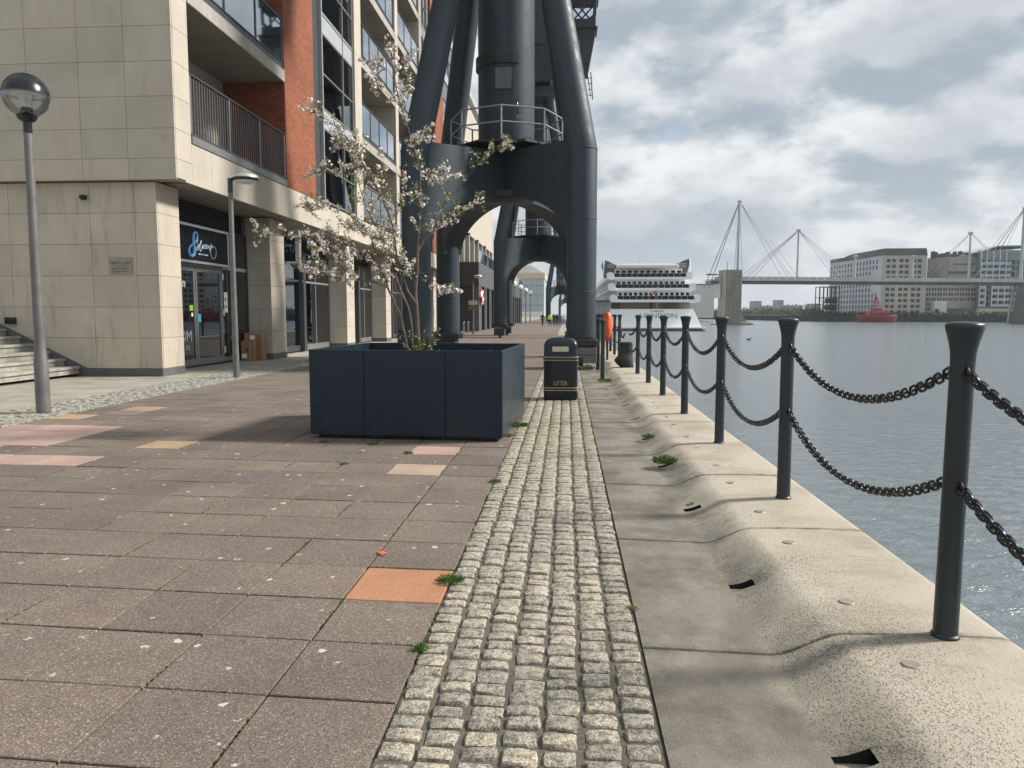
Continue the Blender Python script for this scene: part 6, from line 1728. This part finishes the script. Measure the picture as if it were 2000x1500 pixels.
for k in range(16):
    x = -3.5 + k * (W + 3.5) / 16
    MB().box(x, x + 0.55, 3 + r.random() * 2, 5.5, H3, H3 + r.uniform(1.0, 2.3)).build('broken_parapet', 'mill_roof', m3)
# glazed apartment block on the right
D = 267
m4 = camthing('apartment_block', 'modern grey-blue apartment block with glass balconies at the right edge', 'building', 1906, D)
W = wpx(1906, 2030, D); H4 = zpx(490, D)
mb = MB(); rows = [(4.1 + 2.05 * k, 5.6 + 2.05 * k) for k in range(8)]; cols = [(0.5 + 2.1 * k, 2.1 + 2.1 * k) for k in range(10)]
ops = wallgrid(mb, (0, 0, 0), (1, 0, 0), (0, -1, 0), W, H4, cols, rows, 0.5)
mb.build('front_wall', 'flat', m4); panes(ops, (0, 0, 0), (1, 0, 0), (0, -1, 0), 0.5, m4, 'pane_grey', alt='pane_dk')
MB().hexa([(0.01, 0.8, 0), (W, 0.8, 0), (W, 20, 0), (9, 20, 0), (0.01, 0.8, H4), (W, 0.8, H4), (W, 20, H4), (9, 20, H4)]).build('carcass', 'flat', m4)
MB().poly([(-0.4, -0.6, H4 - 0.9), (6, -0.6, H4 + 1.2), (W, -0.6, H4 + 1.5), (W, -0.6, H4 + 1.8), (6, -0.6, H4 + 1.5), (-0.6, -0.6, H4 - 0.6)], (0, 18, 0)).build('roof', 'flat2', m4)
for k in range(8):
    for i in range(5):
        x = 0.3 + 2.1 * i + (0 if k > 3 else 4.4 * (i % 2))
        MB().box(x, x + 1.9, -1.1, -0.01, 3.95 + 2.05 * k, 4.1 + 2.05 * k).box(x, x + 1.9, -1.1, -1.05, 4.1 + 2.05 * k, 4.95 + 2.05 * k).build('balcony', 'flat2', m4)
for x in (0.2, 2.2, 4.4, 6.6, 8.8): MB().box(x - 0.12, x + 0.12, -1.25, -1.02, 3.9, H4).build('balcony_post', 'offwhite', m4)
MB().box(-0.2, W, -1.3, -0.05, 0, 3.4).build('ground_storey', 'mill_b', m4)
for x in (4.0, 7.4, 10.8): MB().poly([(x, -1.36, 0.9), (x + 2.8, -1.36, 0.9), (x + 2.8, -1.36, 1.7), (x + 2.1, -1.36, 2.3), (x + 0.7, -1.36, 2.3), (x, -1.36, 1.7)], (0, 0.05, 0)).build('arched_opening', 'bridge_dk', m4)

# bare steel silo frame
D = 285
sf = camthing('steel_frame', 'rusty open steel silo frame standing beside the white mill', 'frame', 1600, D)
W = wpx(1600, 1638, D); Hs = zpx(560, D)
for i in range(6):
    for y in (0, 4):
        x = W * i / 5.0; MB().box(x - 0.13, x + 0.13, y - 0.13, y + 0.13, 0, Hs).build('stanchion', 'rust', sf)
for z in (2.5, 5, 7.6, Hs):
    for y in (0, 4): MB().box(0, W, y - 0.1, y + 0.1, z - 0.24, z).build('beam', 'rust', sf)
for i in range(5):
    for k, z in enumerate((0.3, 2.5, 5.0)):
        a, b = (W * i / 5.0, W * (i + 1) / 5.0) if (i + k) % 2 else (W * (i + 1) / 5.0, W * i / 5.0)
        MB().tube([(a, 0, z), (b, 0, z + 2.4)], 0.09, 4).build('brace', 'rust', sf)
        if i > 1: MB().box(W * i / 5.0 + 0.2, W * (i + 1) / 5.0 - 0.2, 1.2, 3.2, z + 0.4, z + 2.2).build('bin_hopper', 'rust', sf)

# red lightship at the far quay
D = 252
ls = camthing('lightship', 'red lightship moored below the white mill on the far side', 'ship', 1712, D)
def lx(px): return wpx(1712, px, D)
secs = []
for px, w, top in ((1672, 0.15, 1.5), (1676, 1.0, 1.35), (1684, 2.2, 1.1), (1700, 2.9, 0.8), (1720, 3.0, 0.7), (1738, 2.7, 0.9), (1748, 1.8, 1.2), (1752, 0.4, 1.4)):
    x = lx(px); xb = lx(1712 + (px - 1712) * 0.93); secs.append([(xb, -w * 0.5, -1.3), (xb, w * 0.5, -1.3), (x, w, top), (x, -w, top)])
MB().sections(secs, sm=False).build('hull', 'redship', ls)
MB().bbox(lx(1694), lx(1734), -1.6, 1.6, 0.6, 2.3, 0.1).build('deckhouse', 'redship', ls)
MB().bbox(lx(1702), lx(1720), -1.3, 1.3, 2.3, 3.5, 0.1).build('wheelhouse', 'redship', ls)
for a in (-0.9, 0.9):
    for b in (-0.9, 0.9): MB().tube([(lx(1711) + a, b, 3.4), (lx(1711) + a * 0.45, b * 0.45, 6.2)], 0.13, 5).build('tower_leg', 'redship', ls)
for z in (4.2, 5.2): MB().box(lx(1711) - 0.8, lx(1711) + 0.8, -0.8, 0.8, z - 0.1, z + 0.1).build('tower_stage', 'redship', ls)
MB().lathe([(0.7, 0), (0.75, 0.1), (0.6, 0.2), (0.6, 0.9), (0.35, 1.2), (0.05, 1.35)], (lx(1711), 0, 6.1), 12).build('lantern', 'redship', ls)
MB().tube([(lx(1678), 0, 1.2), (lx(1678), 0, 3.0)], 0.12, 5).build('mast', 'redship', ls)
MB().tube([(lx(1742), 0, 1.0), (lx(1742), 0, 2.6)], 0.08, 5).build('mast', 'redship', ls)
for k in range(6): MB().box(lx(1697 + 6 * k), lx(1700 + 6 * k), -1.64, -1.605, 1.2, 1.7).build('window', 'pane_dk', ls)

# white warehouse seen behind the yacht and far skyline blocks
wh = camthing('white_warehouse', 'plain white windowless warehouse wall behind the right side of the yacht', 'building', 1362, 300)
MB().box(0, wpx(1362, 1394, 300), 0, 20, 0, zpx(557, 300)).build('wall', 'warehouse', wh)
MB().box(-0.1, wpx(1362, 1394, 300) + 0.1, -0.2, 20, zpx(557, 300), zpx(557, 300) + 0.4).build('roof_edge', 'bridge_dk', wh)
sky_b = [(1471, 1487, 588, 900, 'grey tower block, left of the two on the far skyline'), (1517, 1530, 586, 900, 'slim grey tower block, right of the two on the far skyline'), (1495, 1523, 597, 760, 'low pale flats under the slim tower block on the skyline'), (1540, 1566, 596, 700, 'low tan building on the far skyline'), (1562, 1602, 603, 560, 'long white-roofed shed left of the steel frame'), (1585, 1602, 593, 740, 'small pale block just left of the steel frame on the skyline')]
for i, (xa, xb, yt, d, lab) in enumerate(sky_b):
    o = camthing('skyline_block', lab, 'building', xa, d, 'far skyline buildings')
    w = wpx(xa, xb, d); h = zpx(yt, d)
    rows = [(h * (k + 0.25) / 6, h * (k + 0.7) / 6) for k in range(6)]; cols = [(w * (k + 0.2) / 5, w * (k + 0.75) / 5) for k in range(5)]
    mb = MB(); ops = wallgrid(mb, (0, 0, 0), (1, 0, 0), (0, -1, 0), w, h, cols, rows, 0.5)
    mb.build('front_wall', ['sky_blk', 'sky_blk', 'offwhite', 'tan', 'offwhite', 'sky_blk'][i], o)
    panes(ops, (0, 0, 0), (1, 0, 0), (0, -1, 0), 0.5, o, 'pane_grey')
    MB().box(0, w, 0.6, 15, 0, h).build('carcass', 'sky_blk', o)
# a bird on the water
p = onz(1463, 664, -1.2)
mb = MB().sections([[(p.x + x, p.y + r_ * math.cos(a) * 0.8, -1.2 + z + r_ * math.sin(a) * 0.7) for a in [2 * math.pi * j / 8 for j in range(8)]] for x, r_, z in ((-0.32, 0.02, 0.12), (-0.2, 0.12, 0.08), (0.05, 0.15, 0.06), (0.2, 0.08, 0.14), (0.26, 0.05, 0.28), (0.34, 0.05, 0.36), (0.44, 0.012, 0.34))])
mb.build('water_bird', 'black', None, (p.x, p.y, -1.2), 'tiny dark water bird swimming in the middle of the dock', 'bird')

# ================================================================== THIN HAZE OVER THE DOCK
hz = MB().box(-2600, 3100, -400, 4100, -4.5, 46).build('haze', 'dark', kind='stuff')
hm = bpy.data.materials.new('haze_air'); hm.use_nodes = True
hm.node_tree.nodes.clear()
hv = hm.node_tree.nodes.new('ShaderNodeVolumePrincipled'); ho = hm.node_tree.nodes.new('ShaderNodeOutputMaterial')
hv.inputs['Color'].default_value = (0.86, 0.92, 0.97, 1); hv.inputs['Density'].default_value = 0.00020; hv.inputs['Anisotropy'].default_value = 0.2
hm.node_tree.links.new(hv.outputs[0], ho.inputs['Volume'])
hz.data.materials.clear(); hz.data.materials.append(hm)
